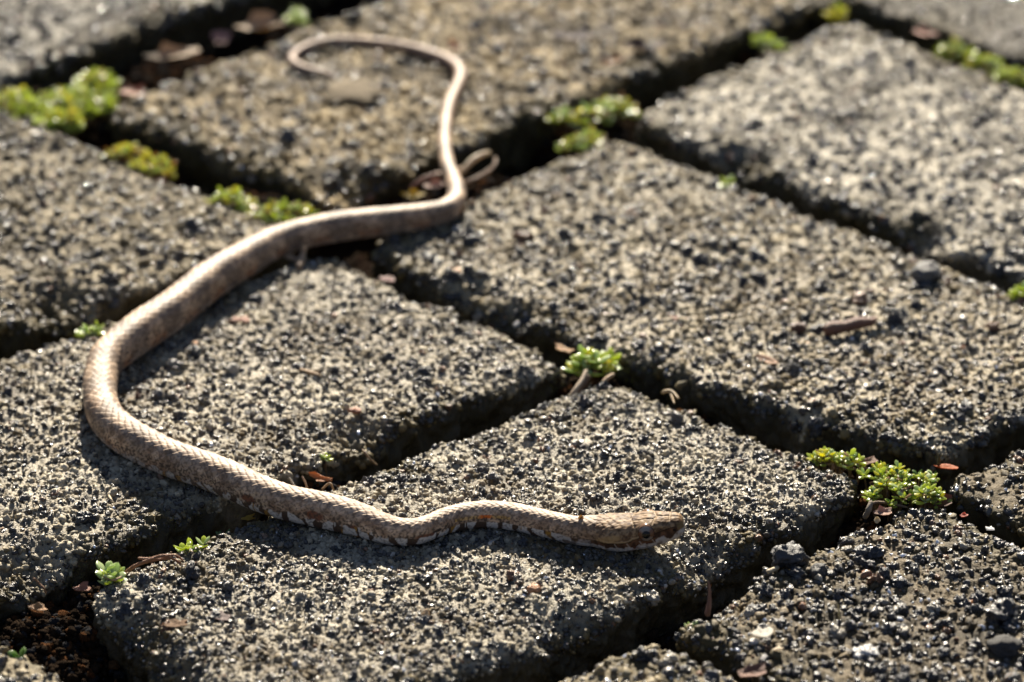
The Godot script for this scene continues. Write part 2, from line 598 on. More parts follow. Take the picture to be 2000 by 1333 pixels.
func body_color(s: float, phi: float, total: float, cell: float, p: Vector3) -> Color:
	# s: millimetres behind the jaw; phi: 0 on the back, PI under the belly
	var a := absf(phi)
	var tan_c := Color(0.57, 0.42, 0.29).lerp(Color(0.295, 0.196, 0.125), clampf(0.36 + 1.4 * blotch.get_noise_3d(p.x * 1.3 + 70.0, p.y * 1.3, p.z * 1.3), 0.0, 1.0))
	var c := tan_c * (0.80 + 0.40 * cell)
	var f := s / total
	var n := blotch.get_noise_3d(p.x * 0.9, p.y * 0.9, p.z * 0.9)
	# saddles over the back, stronger towards the rear
	var saddle := sin(s * TAU / 15.0 + n * 1.2)
	var amount := clampf((s - 60.0) / 90.0, 0.15, 1.0) * clampf((0.86 - f) / 0.2, 0.0, 1.0)
	if a < 2.1:
		c = c.lerp(Color(0.155, 0.125, 0.10), clampf((saddle + 0.1) * 2.2, 0.0, 1.0) * 0.66 * amount)
	# warm blotches low on the flanks
	var warm := sin(s * TAU / 15.0 + 2.6 + n)
	var low := clampf(1.0 - absf(a - 1.95) / 0.5, 0.0, 1.0)
	c = c.lerp(Color(0.30, 0.125, 0.048), clampf(warm * 2.0 - 0.4, 0.0, 1.0) * low * 0.85 * clampf((s - 95.0) / 60.0, 0.0, 1.0) * clampf((0.9 - f) / 0.15, 0.0, 1.0))
	if f > 0.72:
		c = c.lerp(Color(0.40, 0.275, 0.20), clampf((f - 0.72) / 0.12, 0.0, 1.0))
	# reddish spots behind the head
	if s < 110.0 and a > 0.9 and a < 2.3:
		var k := maxf(maxf(ell(s, a, 44.5, 1.62, 2.3, 0.26), ell(s, a, 60.0, 1.7, 2.4, 0.3)), maxf(ell(s, a, 70.5, 1.45, 2.8, 0.34), ell(s, a, 88.0, 1.55, 2.4, 0.3)))
		c = c.lerp(Color(0.175, 0.055, 0.027), soft(k + n * 0.5 + 0.08, 0.3) * 0.9)
		c = c.lerp(Color(0.03, 0.026, 0.022), soft(ell(s, a, 41.3, 1.5, 1.1, 0.14) + n * 0.3, 0.3))
	# a short run of orange scales above the flank
	if s > 20.0 and s < 36.0 and a > 1.12 and a < 1.38:
		c = c.lerp(Color(0.66, 0.40, 0.10), 0.6 * soft(0.3 - absf(a - 1.25) * 2.0 + cell * 0.1, 0.1))
		c = c.lerp(Color(0.72, 0.16, 0.02), soft(1.0 - absf(s - 27.0) / 2.2, 0.5))
	# dark dust
	var d := speck.get_noise_3d(p.x, p.y, p.z)
	c = c.lerp(Color(0.07, 0.052, 0.04), clampf((d + 0.0) * 5.0, 0.0, 0.9) * (0.55 + 0.45 * soft(a - 0.9, 0.5)))
	# pale belly with dark checks
	var belly := (1.62 if s < 60.0 else lerpf(1.62, 2.0, clampf((s - 60.0) / 90.0, 0.0, 1.0))) + (0.16 if s < 38.0 else 0.34) * (n if s < 38.0 else blotch.get_noise_3d(p.x * 2.2, p.y * 2.2, p.z * 2.2))
	if a > belly:
		var w := soft(a - belly, 0.06)
		var chk := hash2(int(floor(s / 1.55)), 7)
		var white := Color(0.60, 0.57, 0.52)
		var dark := Color(0.075, 0.05, 0.033)
		if chk > 0.86:
			dark = Color(0.35, 0.19, 0.04)
		var bc := dark if (fposmod(s / 4.6 + 0.28 * chk + 0.5 * n, 1.0) < 0.42 and s < 150.0) else white
		if s > 80.0:
			bc = bc.lerp(c, clampf((s - 80.0) / 90.0, 0.0, 0.8))
		c = c.lerp(bc.lerp(Color(0.09, 0.065, 0.048), clampf((d - 0.12) * 3.0, 0.0, 0.55)), w)
	return c

func head_color(x: float, phi: float, up_h: float, e: float, p: Vector3) -> Color:
	# x: millimetres from the corner of the jaw towards the snout (22 long); e: height above the middle of the head
	var a := absf(phi)
	var f := clampf((up_h * 0.62 - e) / (up_h * 0.62 + 2.1), -1.0, 1.6)   # 0 along the brow, 1 along the lip
	var n := blotch.get_noise_3d(p.x * 2.6, p.y * 2.6, p.z * 2.6)
	var d := speck.get_noise_3d(p.x, p.y, p.z)
	var c := Color(0.33, 0.22, 0.12).lerp(Color(0.145, 0.086, 0.046), clampf(0.38 + n * 2.0, 0.0, 1.0))
	c = c.lerp(Color(0.06, 0.04, 0.027), clampf((d - 0.05) * 3.0, 0.0, 0.7))
	if a < 0.8:
		c = Color(0.27, 0.175, 0.095).lerp(Color(0.11, 0.064, 0.035), clampf(0.45 + n * 2.6, 0.0, 1.0))
		# plates of the crown: pale seams, two dusky spots
		var z := absf(sin(a) * 4.0)
		var seam := minf(minf(absf(x - 9.5 - z * 0.4), absf(x - 16.0 + z * 0.35)), minf(absf(z - 1.15) + (0.0 if x > 9.5 and x < 16.0 else 1.0), minf(absf(x - 19.2), absf(z) + (0.0 if x > 16.0 else 1.0))))
		c = c.lerp(Color(0.36, 0.27, 0.17), soft(0.35 - seam, 0.25) * 0.7)
		c = c.lerp(Color(0.075, 0.045, 0.042), 0.85 * soft(maxf(ell(x, z, 10.2, 0.5, 0.9, 0.4), ell(x, z, 9.2, 1.7, 0.7, 0.35)), 0.4))
		return c
	# the swelling behind the jaw is paler
	c = c.lerp(Color(0.40, 0.265, 0.12), 0.75 * soft(ell(x, f, 4.0, 0.34 + (4.0 - x) * 0.055, 3.6, 0.24), 0.35))
	# brown band from the snout through the eye to the jaw
	var top := 0.52 if x < 8.0 else lerpf(0.52, 0.36, clampf((x - 8.0) / 3.5, 0.0, 1.0))
	if x > 14.5:
		top = lerpf(0.28, 0.10, clampf((x - 14.5) / 4.5, 0.0, 1.0))
	var lip := 0.80
	if x > 14.0:
		lip = lerpf(0.80, 0.60, clampf((x - 14.0) / 2.0, 0.0, 1.0)) if x < 17.0 else lerpf(0.60, 0.86, clampf((x - 17.0) / 1.2, 0.0, 1.0))
	if x > 18.8:
		lip = 0.86 - 0.45 * clampf((x - 18.8) / 1.5, 0.0, 1.0)
	lip += n * 0.10
	top += n * 0.05
	if f > top and x < 20.6:
		var band := Color(0.15, 0.072, 0.036).lerp(Color(0.055, 0.029, 0.018), clampf(0.45 + n * 1.6 + (0.4 if x > 14.5 else 0.0), 0.0, 1.0))
		c = c.lerp(band, soft(f - top, 0.05) * (0.93 if x > 0.0 else 0.6))
		c = c.lerp(Color(0.02, 0.014, 0.01), 0.75 * soft(0.045 - absf(f - top - 0.03), 0.03))
	if x > 20.6:
		c = c.lerp(Color(0.19, 0.13, 0.055), soft(x - 20.6, 0.3) * 0.8)
	if f > lip:
		c = c.lerp(Color(0.47, 0.43, 0.38).lerp(Color(0.16, 0.10, 0.065), clampf(n * 1.6 - 0.1, 0.0, 0.8)), soft(f - lip, 0.06))
		# dark wedges on the lip shields
		if (x > 8.6 and x < 11.0 and f > 0.70 and f < 0.72 + 0.3 * (1.0 - absf(x - 9.9) / 1.4)) or (x > 12.6 and x < 15.0 and f < 0.86):
			c = Color(0.095, 0.042, 0.022)
	# pale edges between the lip shields, the nostril, a pale line over the band
	if f > 0.56 and f < 0.9 and x > 3.0 and x < 20.0:
		var sh := absf(fposmod(x - f * 2.0, 2.9) - 1.45)
		c = c.lerp(Color(0.5, 0.42, 0.33), 0.7 * soft(0.2 - sh, 0.12))
	c = c.lerp(Color(0.012, 0.009, 0.008), soft(ell(x, f, 19.9, 0.34, 0.5, 0.12), 0.4))
	if x > 2.0 and x < 11.5:
		c = c.lerp(Color(0.52, 0.39, 0.22), 0.6 * soft(0.07 - absf(f - top + 0.08), 0.05))
	if e < -2.75:
		c = Color(0.60, 0.57, 0.52)
	return c

func snake(sx: PackedFloat32Array, sy: PackedFloat32Array, sz: PackedFloat32Array, sa: PackedFloat32Array) -> void:
	# the middle line from tail tip to jaw, then the head; half widths in sa
	var curve := Curve3D.new()
	var n := sx.size()
	for i in n:
		var a := Vector3(sx[maxi(i - 1, 0)], sy[maxi(i - 1, 0)], sz[maxi(i - 1, 0)])
		var b := Vector3(sx[mini(i + 1, n - 1)], sy[mini(i + 1, n - 1)], sz[mini(i + 1, n - 1)])
		var p := Vector3(sx[i], sy[i], sz[i])
		var l0 := p.distance_to(a)
		var l1 := p.distance_to(b)
		var t := (b - a).normalized()
		curve.add_point(p, -t * l0 / 3.0, t * l1 / 3.0)
	# arc length table
	var pts: Array[Vector3] = []
	var rad := PackedFloat32Array()
	var acc := PackedFloat32Array()
	var run := 0.0
	for i in n - 1:
		for k in 40:
			var f := k / 40.0
			var p := curve.sample(i, f)
			if pts.size():
				run += p.distance_to(pts[-1])
			pts.append(p)
			rad.append(lerpf(sa[i], sa[i + 1], smoothstep(0.0, 1.0, f)))
			acc.append(run)
	var total := run
	var jaw := total - 21.85   # where the head starts
	# rings
	var where := PackedFloat32Array()
	var s := 0.0
	while s < total:
		where.append(s)
		s += 0.62 if s < total - 330.0 else 0.36 if s < total - 190.0 else 0.21 if s < jaw else 0.16
	where.append(total)
	var around := 150
	var hx := PackedFloat32Array([-12.0, -5.0, 0.0, 4.0, 8.0, 11.0, 13.5, 16.0, 18.5, 20.3, 21.4, 22.0])
	var hw := PackedFloat32Array([2.7, 2.75, 3.7, 5.0, 5.2, 4.6, 4.2, 3.9, 3.5, 3.05, 2.4, 0.4])
	var hu := PackedFloat32Array([3.4, 3.2, 3.3, 3.5, 3.6, 3.75, 3.75, 3.4, 2.95, 2.5, 2.0, 0.5])
	var hd := PackedFloat32Array([3.5, 3.45, 3.4, 3.4, 3.4, 3.4, 3.4, 3.2, 2.9, 2.45, 1.9, 0.5])
	var v := PackedVector3Array()
	var cols := PackedColorArray()
	v.resize(where.size() * around)
	cols.resize(v.size())
	var at := 0
	var vv := 0.0
	var prev := 0.0
	var rows := 14.0
	var head_ring := 0
	var eye_p := Vector3.ZERO
	var eye_s := Vector3.ZERO
	var eye_t := Vector3.ZERO
	var eye_u := Vector3.ZERO
	for r in where.size():
		s = where[r]
		while at < acc.size() - 2 and acc[at + 1] < s:
			at += 1
		var f := clampf((s - acc[at]) / maxf(acc[at + 1] - acc[at], 1e-6), 0.0, 1.0)
		var p := pts[at].lerp(pts[at + 1], f)
		var t := (pts[mini(at + 12, pts.size() - 1)] - pts[maxi(at - 11, 0)]).normalized()
		var side := t.cross(Vector3.UP).normalized()
		var up := side.cross(t).normalized()
		var a := lerpf(rad[at], rad[at + 1], f)
		var w := a
		var hi := a * 1.11
		var lo := a * 1.06
		var ex := 2.5
		var x := s - jaw
		var hf := 0.0
		if x > -12.0:
			var j := 0
			while j < hx.size() - 2 and hx[j + 1] < x:
				j += 1
			var g := clampf((x - hx[j]) / (hx[j + 1] - hx[j]), 0.0, 1.0)
			var g2 := g if j > 7 else smoothstep(0.0, 1.0, g)
			hf = smoothstep(-12.0, -3.0, x)
			w = lerpf(w, lerpf(hw[j], hw[j + 1], g2), hf)
			hi = lerpf(hi, lerpf(hu[j], hu[j + 1], g2), hf)
			lo = lerpf(lo, lerpf(hd[j], hd[j + 1], g2), hf)
			ex = lerpf(2.5, 2.8, smoothstep(-4.0, 8.0, x)) - 0.4 * smoothstep(19.5, 22.0, x)
		vv += (s - prev) / maxf(0.36 * a, 0.25)
		prev = s
		if x < 1.0:
			head_ring = r
		if absf(x - 13.1) < 0.09:
			eye_p = p
			eye_s = side
			eye_t = t
			eye_u = up
		for k in around:
			var phi := TAU * k / around
			if phi > PI:
				phi -= TAU
			var cp := cos(phi)
			var spn := sin(phi)
			var h := hi if cp > 0.0 else lo
			var e2 := ex if cp > 0.0 else ex + 0.25 + 0.5 * smoothstep(0.0, 6.0, x)
			var q := pow(pow(absf(cp), e2) + pow(absf(spn), e2), -1.0 / e2)
			var off := side * (spn * q * w) + up * (cp * q * h)
			var out := (side * (spn * h) + up * (cp * w)).normalized()
			var bump := 0.0
			var cell := 0.5
			var rim := 0.0
			var ap := absf(phi)
			# overlapping scales in slanting rows; broad shields under the belly
			var uu := phi / TAU * rows + 0.22 * blotch.get_noise_1d(s * 1.3)
			if ap < 2.3:
				var ca := uu + vv * 0.5
				var cb := uu - vv * 0.5
				var ia := int(floor(ca))
				var ib := int(floor(cb))
				var fa := ca - ia
				var fb := cb - ib
				var lx := fa + fb - 1.0
				var ly := fa - fb
				cell = hash2(ia, ib)
				var e := 1.0 - absf(lx) - absf(ly)
				bump = ((0.5 - 0.5 * ly) * (1.0 - 0.35 * lx * lx)) * (0.35 + 0.65 * clampf(e / 0.22, 0.0, 1.0))
				var amp := 0.068 * a * (1.0 - 0.55 * smoothstep(1.25, 1.7, ap)) * (1.0 - smoothstep(4.0, 10.0, x))
				bump *= amp * lerpf(1.0, 0.55, smoothstep(110.0, 200.0, jaw - s))
				rim = clampf(1.0 - e / 0.16, 0.0, 1.0) * clampf((1.75 - ap) / 0.4, 0.0, 1.0) * (1.0 - smoothstep(1.0, 6.0, x))
			else:
				bump = 0.10 * fposmod(s / 3.0, 1.0) * (1.0 - hf)
			if x > 0.0:
				# brow over the eye, cheek, seam of the mouth, plates
				var ph := ap
				bump += 0.55 * maxf(0.0, ell(x, ph, 13.6, 0.85, 3.2, 0.34))
				bump += 0.35 * maxf(0.0, ell(x, ph, 4.2, 1.35, 4.2, 0.5))
				bump -= 0.45 * maxf(0.0, ell(x, ph, 17.0, 1.35, 2.6, 0.4))
				if ph > 1.2 and x > 0.5 and x < 20.5:
					var mouth := absf(ph - (2.14 + 0.10 * sin(x * 0.45)))
					bump -= 0.20 * maxf(0.0, 1.0 - mouth / 0.07)
				if ph > 1.55 and ph < 2.1 and x < 20.0:
					bump -= 0.09 * maxf(0.0, 1.0 - absf(fposmod(x - ph * 0.8, 2.6) - 1.3) / 0.22)
				if ph < 0.8:
					var z := absf(sin(ph) * 4.0)
					var seam := minf(minf(absf(x - 9.5 - z * 0.4), absf(x - 16.0 + z * 0.35)), minf(absf(z - 1.15) + (0.0 if x > 9.5 and x < 16.0 else 1.0), minf(absf(x - 19.2), absf(z) + (0.0 if x > 16.0 else 1.0))))
					bump -= 0.2 * maxf(0.0, 1.0 - seam / 0.32)
				bump += 0.10 * n_fine.get_noise_3d(p.x + off.x * 2.0, off.y * 2.0, p.z + off.z * 2.0)
			var pos := p + off + out * bump
			var id := r * around + k
			v[id] = pos * MM
			var sc := jaw - s
			var col: Color
			if x > 6.0:
				col = head_color(x, phi, hi, cp * q * h, pos)
			elif x > -12.0:
				col = body_color(maxf(sc, 0.0), phi, jaw, cell, pos).lerp(head_color(x, phi, hi, cp * q * h, pos), smoothstep(-12.0, 6.0, x))
			else:
				col = body_color(sc, phi, jaw, cell, pos)
			cols[id] = col.lerp(Color(0.10, 0.07, 0.048), 0.3 * rim)
	var idx := flipped(grid_index(where.size(), around, true))
	for end in 2:
		var b0 := 0 if end == 0 else (where.size() - 1) * around
		for k in range(1, around - 1):
			idx.append_array(PackedInt32Array([b0, b0 + k, b0 + k + 1]) if end == 0 else PackedInt32Array([b0, b0 + k + 1, b0 + k]))
	var skin := mat(Color.WHITE, 0.58, 0.38)
	skin.vertex_color_use_as_albedo = true
	var root := base("snake", Vector3.ZERO)
	tag(root, "slender tan snake with speckled scales stretched in an S across the pavers", "snake")
	var head_skin := mat(Color.WHITE, 0.56, 0.24)
	head_skin.vertex_color_use_as_albedo = true
	put("body", split_mesh(make(v, idx, cols), head_ring * around, skin, head_skin), null, root)
	# eyes
	var eye_mat := mat(Color.WHITE, 0.2, 0.35)
	eye_mat.vertex_color_use_as_albedo = true
	eye_mat.clearcoat_enabled = true
	eye_mat.clearcoat = 0.22
	eye_mat.clearcoat_roughness = 0.03
	var bl := ball(4)
	var ev: PackedVector3Array = bl[0]
	var ec := PackedColorArray()
	for q in ev:
		# the eye looks along +x, y up, z along the head
		var an := acos(clampf(q.x, -1.0, 1.0))
		var th := atan2(q.y, q.z)
		var c := Color(0.20, 0.115, 0.068)
		var upness := absf(sin(th))
		if an < 0.98:
			c = Color(0.17, 0.085, 0.045).lerp(Color(0.25, 0.215, 0.18), smoothstep(0.45, 0.85, upness))
		if an > 0.98 and an < 1.12:
			c = Color(0.075, 0.043, 0.028)
		if an < 0.46:
			c = Color(0.008, 0.008, 0.009)
		ec.append(c)
	for k in ev.size():
		ev[k] *= 2.2 * MM
	var eye_mesh := make(ev, bl[1], ec)
	for sgn in [1.0, -1.0]:
		var o := put("eye", eye_mesh, eye_mat, root)
		var ax: Vector3 = (eye_s * sgn + eye_u * 0.16 + eye_t * 0.12).normalized()
		var az := (eye_t - ax * eye_t.dot(ax)).normalized()
		var ay := az.cross(ax)
		o.transform = Transform3D(Basis(ax, ay, az), (eye_p + eye_s * sgn * 3.2 + eye_u * 1.3) * MM)

# ---------------------------------------------------------------- scene

func _ready() -> void:
	var cam := Camera3D.new()
	cam.name = "camera"
	cam.keep_aspect = Camera3D.KEEP_HEIGHT
	cam.near = 0.02
	cam.far = 120.0
	cam.fov = 11.72
	var lens := CameraAttributesPhysical.new()
	lens.frustum_focal_length = 117.0
	lens.frustum_near = 0.02
	lens.frustum_far = 120.0
	lens.frustum_focus_distance = 0.795
	lens.exposure_aperture = 11.4
	cam.attributes = lens
	add_child(cam)
	cam.look_at_from_position(Vector3(0, 0.41313, 0.77699), Vector3.ZERO, Vector3.UP)
	cam.fov = 11.72
	cam.current = true

	var sky_mat := ProceduralSkyMaterial.new()
	sky_mat.sky_top_color = Color(0.50, 0.60, 0.78)
	sky_mat.sky_horizon_color = Color(0.78, 0.81, 0.86)
	sky_mat.sky_curve = 0.18
	sky_mat.ground_bottom_color = Color(0.16, 0.15, 0.13)
	sky_mat.ground_horizon_color = Color(0.30, 0.30, 0.29)
	sky_mat.sun_angle_max = 12.0
	sky_mat.sky_energy_multiplier = 1.0
	var sky := Sky.new()
	sky.sky_material = sky_mat
	var env := Environment.new()
	env.background_mode = Environment.BG_SKY
	env.sky = sky
	env.background_energy_multiplier = 0.185
	env.tonemap_mode = Environment.TONE_MAPPER_LINEAR
	env.tonemap_exposure = 2.65
	env.sdfgi_enabled = true
	env.ssao_enabled = true
	env.ssil_enabled = true
	var we := WorldEnvironment.new()
	we.name = "world"
	we.environment = env
	add_child(we)

	var sun := DirectionalLight3D.new()
	sun.name = "sun"
	sun.light_energy = 1.6
	sun.light_color = Color(1.0, 0.955, 0.88)
	sun.light_angular_distance = 0.5
	sun.shadow_enabled = true
	add_child(sun)
	sun.look_at_from_position(Vector3(0.02, 5.0, -8.66), Vector3.ZERO, Vector3.UP)

	rng.seed = 4711
	n_roll = noise(1.0 / 26.0, 2, 3)
	n_mid = noise(1.0 / 4.2, 3, 5)
	n_fine = noise(1.0 / 1.5, 2, 8)
	n_stain = noise(1.0 / 34.0, 3, 11)
	n_edge = noise(1.0 / 9.0, 3, 17)
	speck = noise(1.0 / 0.9, 2, 23)
	blotch = noise(1.0 / 5.0, 2, 29)

	build_materials()
	build_paving()
	build_soil()
	build_snake()
	build_plants()
	build_litter()
	build_moss()

var m_paver: StandardMaterial3D
var m_matte: StandardMaterial3D
var bump: NoiseTexture2D
var glitter_mat: StandardMaterial3D
var m_soil: StandardMaterial3D

func build_materials() -> void:
	bump = noise_tex(0.045, 4, 31, 512)
	var spk := noise_tex(0.09, 3, 37, 1024, ramp([0.0, 0.36, 0.46, 0.60, 1.0], [Color(0.30, 0.30, 0.31), Color(0.52, 0.51, 0.50), Color(0.93, 0.92, 0.90), Color(1.0, 1.0, 1.0), Color(1.0, 1.0, 1.0)]))
	m_paver = bumpy(mat(Color.WHITE, 0.58, 0.5), bump, 0.32, 12.0)
	m_paver.albedo_texture = spk
	m_paver.vertex_color_use_as_albedo = true
	m_matte = bumpy(mat(Color.WHITE, 0.72, 0.4), bump, 0.28, 14.0)
	m_matte.albedo_texture = spk
	m_matte.vertex_color_use_as_albedo = true
	cement_mat = bumpy(mat(Color.WHITE, 0.6, 0.45), bump, 0.3, 9.0)
	cement_mat.vertex_color_use_as_albedo = true
	glitter_mat = mat(lin(0.8, 0.82, 0.85), 0.10)
	glitter_mat.metallic = 0.55
	grain_mat = bumpy(mat(Color.WHITE, 0.27, 0.6), bump, 0.26, 8.0)
	grain_mat.vertex_color_use_as_albedo = true
	for c in [lin(0.027, 0.029, 0.033), lin(0.05, 0.05, 0.052), lin(0.10, 0.098, 0.092), lin(0.32, 0.29, 0.23), lin(0.19, 0.10, 0.055)]:
		grain_mats.append(bumpy(mat(c, 0.27, 0.6), bump, 0.36, 8.0))
	m_soil = bumpy(mat(Color.WHITE, 0.95, 0.08), bump, 1.4, 12.0)
	m_soil.vertex_color_use_as_albedo = true
	for i in 7:
		lumps.append(lump(3, 100 + i * 13, 0.55, 0.34))
	lumps.append(lump(3, 911, 0.22, 0.03))
	lumps.append(lump(3, 915, 0.25, 0.05))
	for i in 13:
		fine_lumps.append(lump(1, 300 + i * 17, 0.6, 0.2))
	for d in [[1.0, 0.52, 0.10], [1.0, 0.46, 0.22], [1.0, 0.62, 0.04]]:
		leaf_meshes.append(leaf(d[0], d[1], d[2]))
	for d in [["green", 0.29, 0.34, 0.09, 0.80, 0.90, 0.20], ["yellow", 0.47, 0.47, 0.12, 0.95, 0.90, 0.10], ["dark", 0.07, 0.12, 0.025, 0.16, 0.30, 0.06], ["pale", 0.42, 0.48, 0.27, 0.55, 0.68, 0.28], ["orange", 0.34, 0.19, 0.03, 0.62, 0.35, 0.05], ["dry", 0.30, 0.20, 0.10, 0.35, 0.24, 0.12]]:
		var m := mat(lin(d[1], d[2], d[3]), 0.26, 0.55)
		m.backlight_enabled = true
		m.backlight = lin(d[4], d[5], d[6])
		leaf_mats[d[0]] = m
	leaf_mats["stem"] = mat(lin(0.15, 0.10, 0.05), 0.7)

func build_paving() -> void:
	var pavement := base("pavement")
	pavement.set_meta("kind", "structure")
	var near_look := {"light": Color(0.42, 0.372, 0.272), "dirt": Color(0.13, 0.092, 0.04), "dark": 0.55, "grain": 0.88, "share": 0.28, "blend": 0.3}
	var back_look := {"light": Color(0.425, 0.372, 0.265), "dirt": Color(0.135, 0.095, 0.04), "dark": 0.55, "grain": 0.98, "share": 0.24, "blend": 0.3}
	var mid_look := {"light": Color(0.42, 0.355, 0.23), "dirt": Color(0.135, 0.094, 0.035), "share": 0.28, "blend": 0.2, "dark": 0.55, "grain": 1.2}
	var brown_look := {"light": Color(0.40, 0.305, 0.155), "dirt": Color(0.115, 0.078, 0.026), "share": 0.36, "matte": true, "blend": 0.4, "grain": 1.55, "speck": 1.3}
	var left_look := {"light": Color(0.36, 0.30, 0.19), "dirt": Color(0.10, 0.075, 0.032), "share": 0.32, "matte": true, "blend": 0.3, "grain": 1.5}
	var grey_look := {"light": Color(0.60, 0.55, 0.44), "dirt": Color(0.115, 0.10, 0.07), "share": 0.26, "matte": true, "blend": 0.15, "grain": 1.6}
	var far_look := {"light": Color(0.36, 0.335, 0.275), "dirt": Color(0.085, 0.075, 0.058), "share": 0.36, "matte": true, "blend": 0.15, "grain": 1.8}
	var far_dark_look := {"light": Color(0.12, 0.105, 0.08), "dirt": Color(0.055, 0.047, 0.03), "share": 0.40, "matte": true}  # darker concrete tones for two far pavers
	var dark_look := {"light": Color(0.15, 0.112, 0.058), "dirt": Color(0.055, 0.04, 0.018), "share": 0.35, "dark": 0.62, "matte": true, "grain": 1.25, "label": "darker brown paver with coarse black stones"}
	chips = [[-91.7, 148.3, 24, 9], [-79.7, 159.6, 15, 6], [48.2, 110.6, 15, 5], [12.8, 138.8, 13, 5]]
	paver(pavement, [-101.0, 122.3, 23.9, 19.6, 87.8, 73.1, -50.2, 184.2, 3.1, 3.9, -0.6, 0.5, 0.0, 0.0, 0.0, 0.0], 0.50, near_look, 19000, 210, m_paver, 0)
	chips = [[-38.6, 49.9, 14, 4], [-113.0, 112.4, 16, 5], [13.5, 5.9, 12, 4]]
	paver(pavement, [-198.6, 59.3, -52.0, -54.6, 17.2, 9.0, -128.5, 128.5, 0.0, 0.0, 0.0, 0.0, 0.0, 0.0, -2.4, 2.7], 0.55, back_look, 16000, 170, m_paver, 1)
	chips = [[-13.9, -26.4, 14, 5], [-2.1, -15.0, 12, 5], [72.3, 46.7, 14, 4]]
	paver(pavement, [-42.9, -55.9, 29.4, -132.1, 173.5, 6.7, 106.2, 59.5, 0.0, 0.0, -4.3, 5.5, 0.0, 0.0, 0.0, 0.0], 0.62, mid_look, 12500, 260, m_paver, 2)
	chips = [[-121.9, -21.9, 15, 5], [-100.3, -104.7, 12, 4]]
	paver(pavement, [-289.7, -122.9, -204.2, -196.2, -56.7, -62.4, -141.4, -4.2, 0.0, 0.0, 0.0, 0.0, 0.0, 0.0, 0.0, 0.0], 0.80, left_look, 8500, 130, m_paver, 3)
	chips = [[-46.1, -96.0, 17, 6], [-85.8, -110.0, 14, 5]]
	paver(pavement, [-125.5, -150.9, 26.7, -315.8, 99.1, -235.9, -52.3, -88.4, 0.0, 0.0, 0.0, 0.0, 0.0, 0.0, 0.0, 0.0], 0.85, brown_look, 8000, 150, m_paver, 4)
	chips = [[67.9, -113.6, 13, 5], [115.4, -64.1, 14, 5]]
	paver(pavement, [34.5, -146.0, 108.0, -222.8, 245.9, -68.2, 175.9, 0.4, 0.0, 0.0, 0.0, 0.0, 0.0, 0.0, 0.0, 0.0], 0.90, grey_look, 7000, 110, m_paver, 5)
	chips = []
	paver(pavement, [-244.2, -251.5, -89.0, -426.9, -7.2, -328.4, -160.6, -171.9, 0.0, 0.0, 0.0, 0.0, 0.0, 0.0, 0.0, 0.0], 1.10, far_look, 6000, 50, m_paver, 6)
	chips = []
	paver(pavement, [107.7, -241.7, 286.5, -409.5, 354.1, -333.5, 168.1, -181.9, 0.0, 0.0, 0.0, 0.0, 0.0, 0.0, 0.0, 0.0], 1.10, far_dark_look, 4500, 30, m_paver, 7)
	chips = []
	paver(pavement, [32.4, -328.4, 107.8, -421.1, 181.1, -323.3, 101.8, -231.5, 0.0, 0.0, 0.0, 0.0, 0.0, 0.0, 0.0, 0.0], 1.30, far_dark_look, 1500, 10, m_paver, 8)
	chips = [[47.4, 125.8, 15, 4], [85.3, 88.0, 12, 4]]
	paver(pavement, [35.9, 138.0, 100.3, 80.9, 213.8, 193.7, 149.6, 252.6, 0.0, 0.0, 0.0, 0.0, -1.4, -1.6, 0.0, 0.0], 0.60, dark_look, 7000, 290, m_paver, 9)
	chips = []
	paver(pavement, [103.8, 73.6, 245.9, -31.7, 300.6, 34.4, 161.2, 136.5, 0.0, 0.0, 0.0, 0.0, 0.0, 0.0, 0.0, 0.0], 0.85, dark_look, 6500, 60, m_paver, 10)
	chips = []
	paver(pavement, [-33.8, 193.7, 31.9, 142.5, 143.2, 254.2, 79.7, 306.3, 0.0, 0.0, 0.0, 0.0, 0.0, 0.0, 0.0, 0.0], 0.80, left_look, 6000, 60, m_paver, 11)
	chips = []
	paver(pavement, [-258.7, 131.1, -203.5, 71.8, -52.1, 198.3, -110.7, 255.8, 0.0, 0.0, 0.0, 0.0, 0.0, 0.0, 0.0, 0.0], 0.90, left_look, 5500, 40, m_paver, 12)
	chips = []
	paver(pavement, [-384.7, -41.6, -299.1, -114.9, -151.6, 19.0, -236.3, 77.1, 0, 0, 0, 0, 0, 0, 0, 0], 2.2, mid_look, 0, 0, m_paver, 0)
	paver(pavement, [-341.9, -344.7, -186.7, -520.1, -104.9, -421.5, -258.4, -265.1, 0, 0, 0, 0, 0, 0, 0, 0], 2.2, mid_look, 0, 0, m_paver, 0)
	paver(pavement, [188.7, 13.7, 262.3, -63.2, 400.2, 91.4, 330.2, 160.1, 0, 0, 0, 0, 0, 0, 0, 0], 2.2, near_look, 0, 0, m_paver, 0)
	paver(pavement, [187.3, -162.9, 366.2, -330.8, 433.8, -254.8, 247.8, -103.2, 0, 0, 0, 0, 0, 0, 0, 0], 2.2, mid_look, 0, 0, m_paver, 0)
	paver(pavement, [-110.3, 253.3, -44.6, 202.1, 66.7, 313.8, 3.2, 365.9, 0, 0, 0, 0, 0, 0, 0, 0], 2.2, mid_look, 0, 0, m_paver, 0)
	paver(pavement, [-324.8, 202.1, -269.6, 142.9, -118.1, 269.3, -176.8, 326.8, 0, 0, 0, 0, 0, 0, 0, 0], 2.2, near_look, 0, 0, m_paver, 0)
	paver(pavement, [159.1, 262.3, 223.5, 205.2, 337.0, 317.9, 272.8, 376.9, 0, 0, 0, 0, 0, 0, 0, 0], 2.2, dark_look, 0, 0, m_paver, 0)
	paver(pavement, [169.2, 145.2, 311.2, 40.0, 366.0, 106.0, 226.6, 208.2, 0, 0, 0, 0, 0, 0, 0, 0], 2.2, dark_look, 0, 0, m_paver, 0)

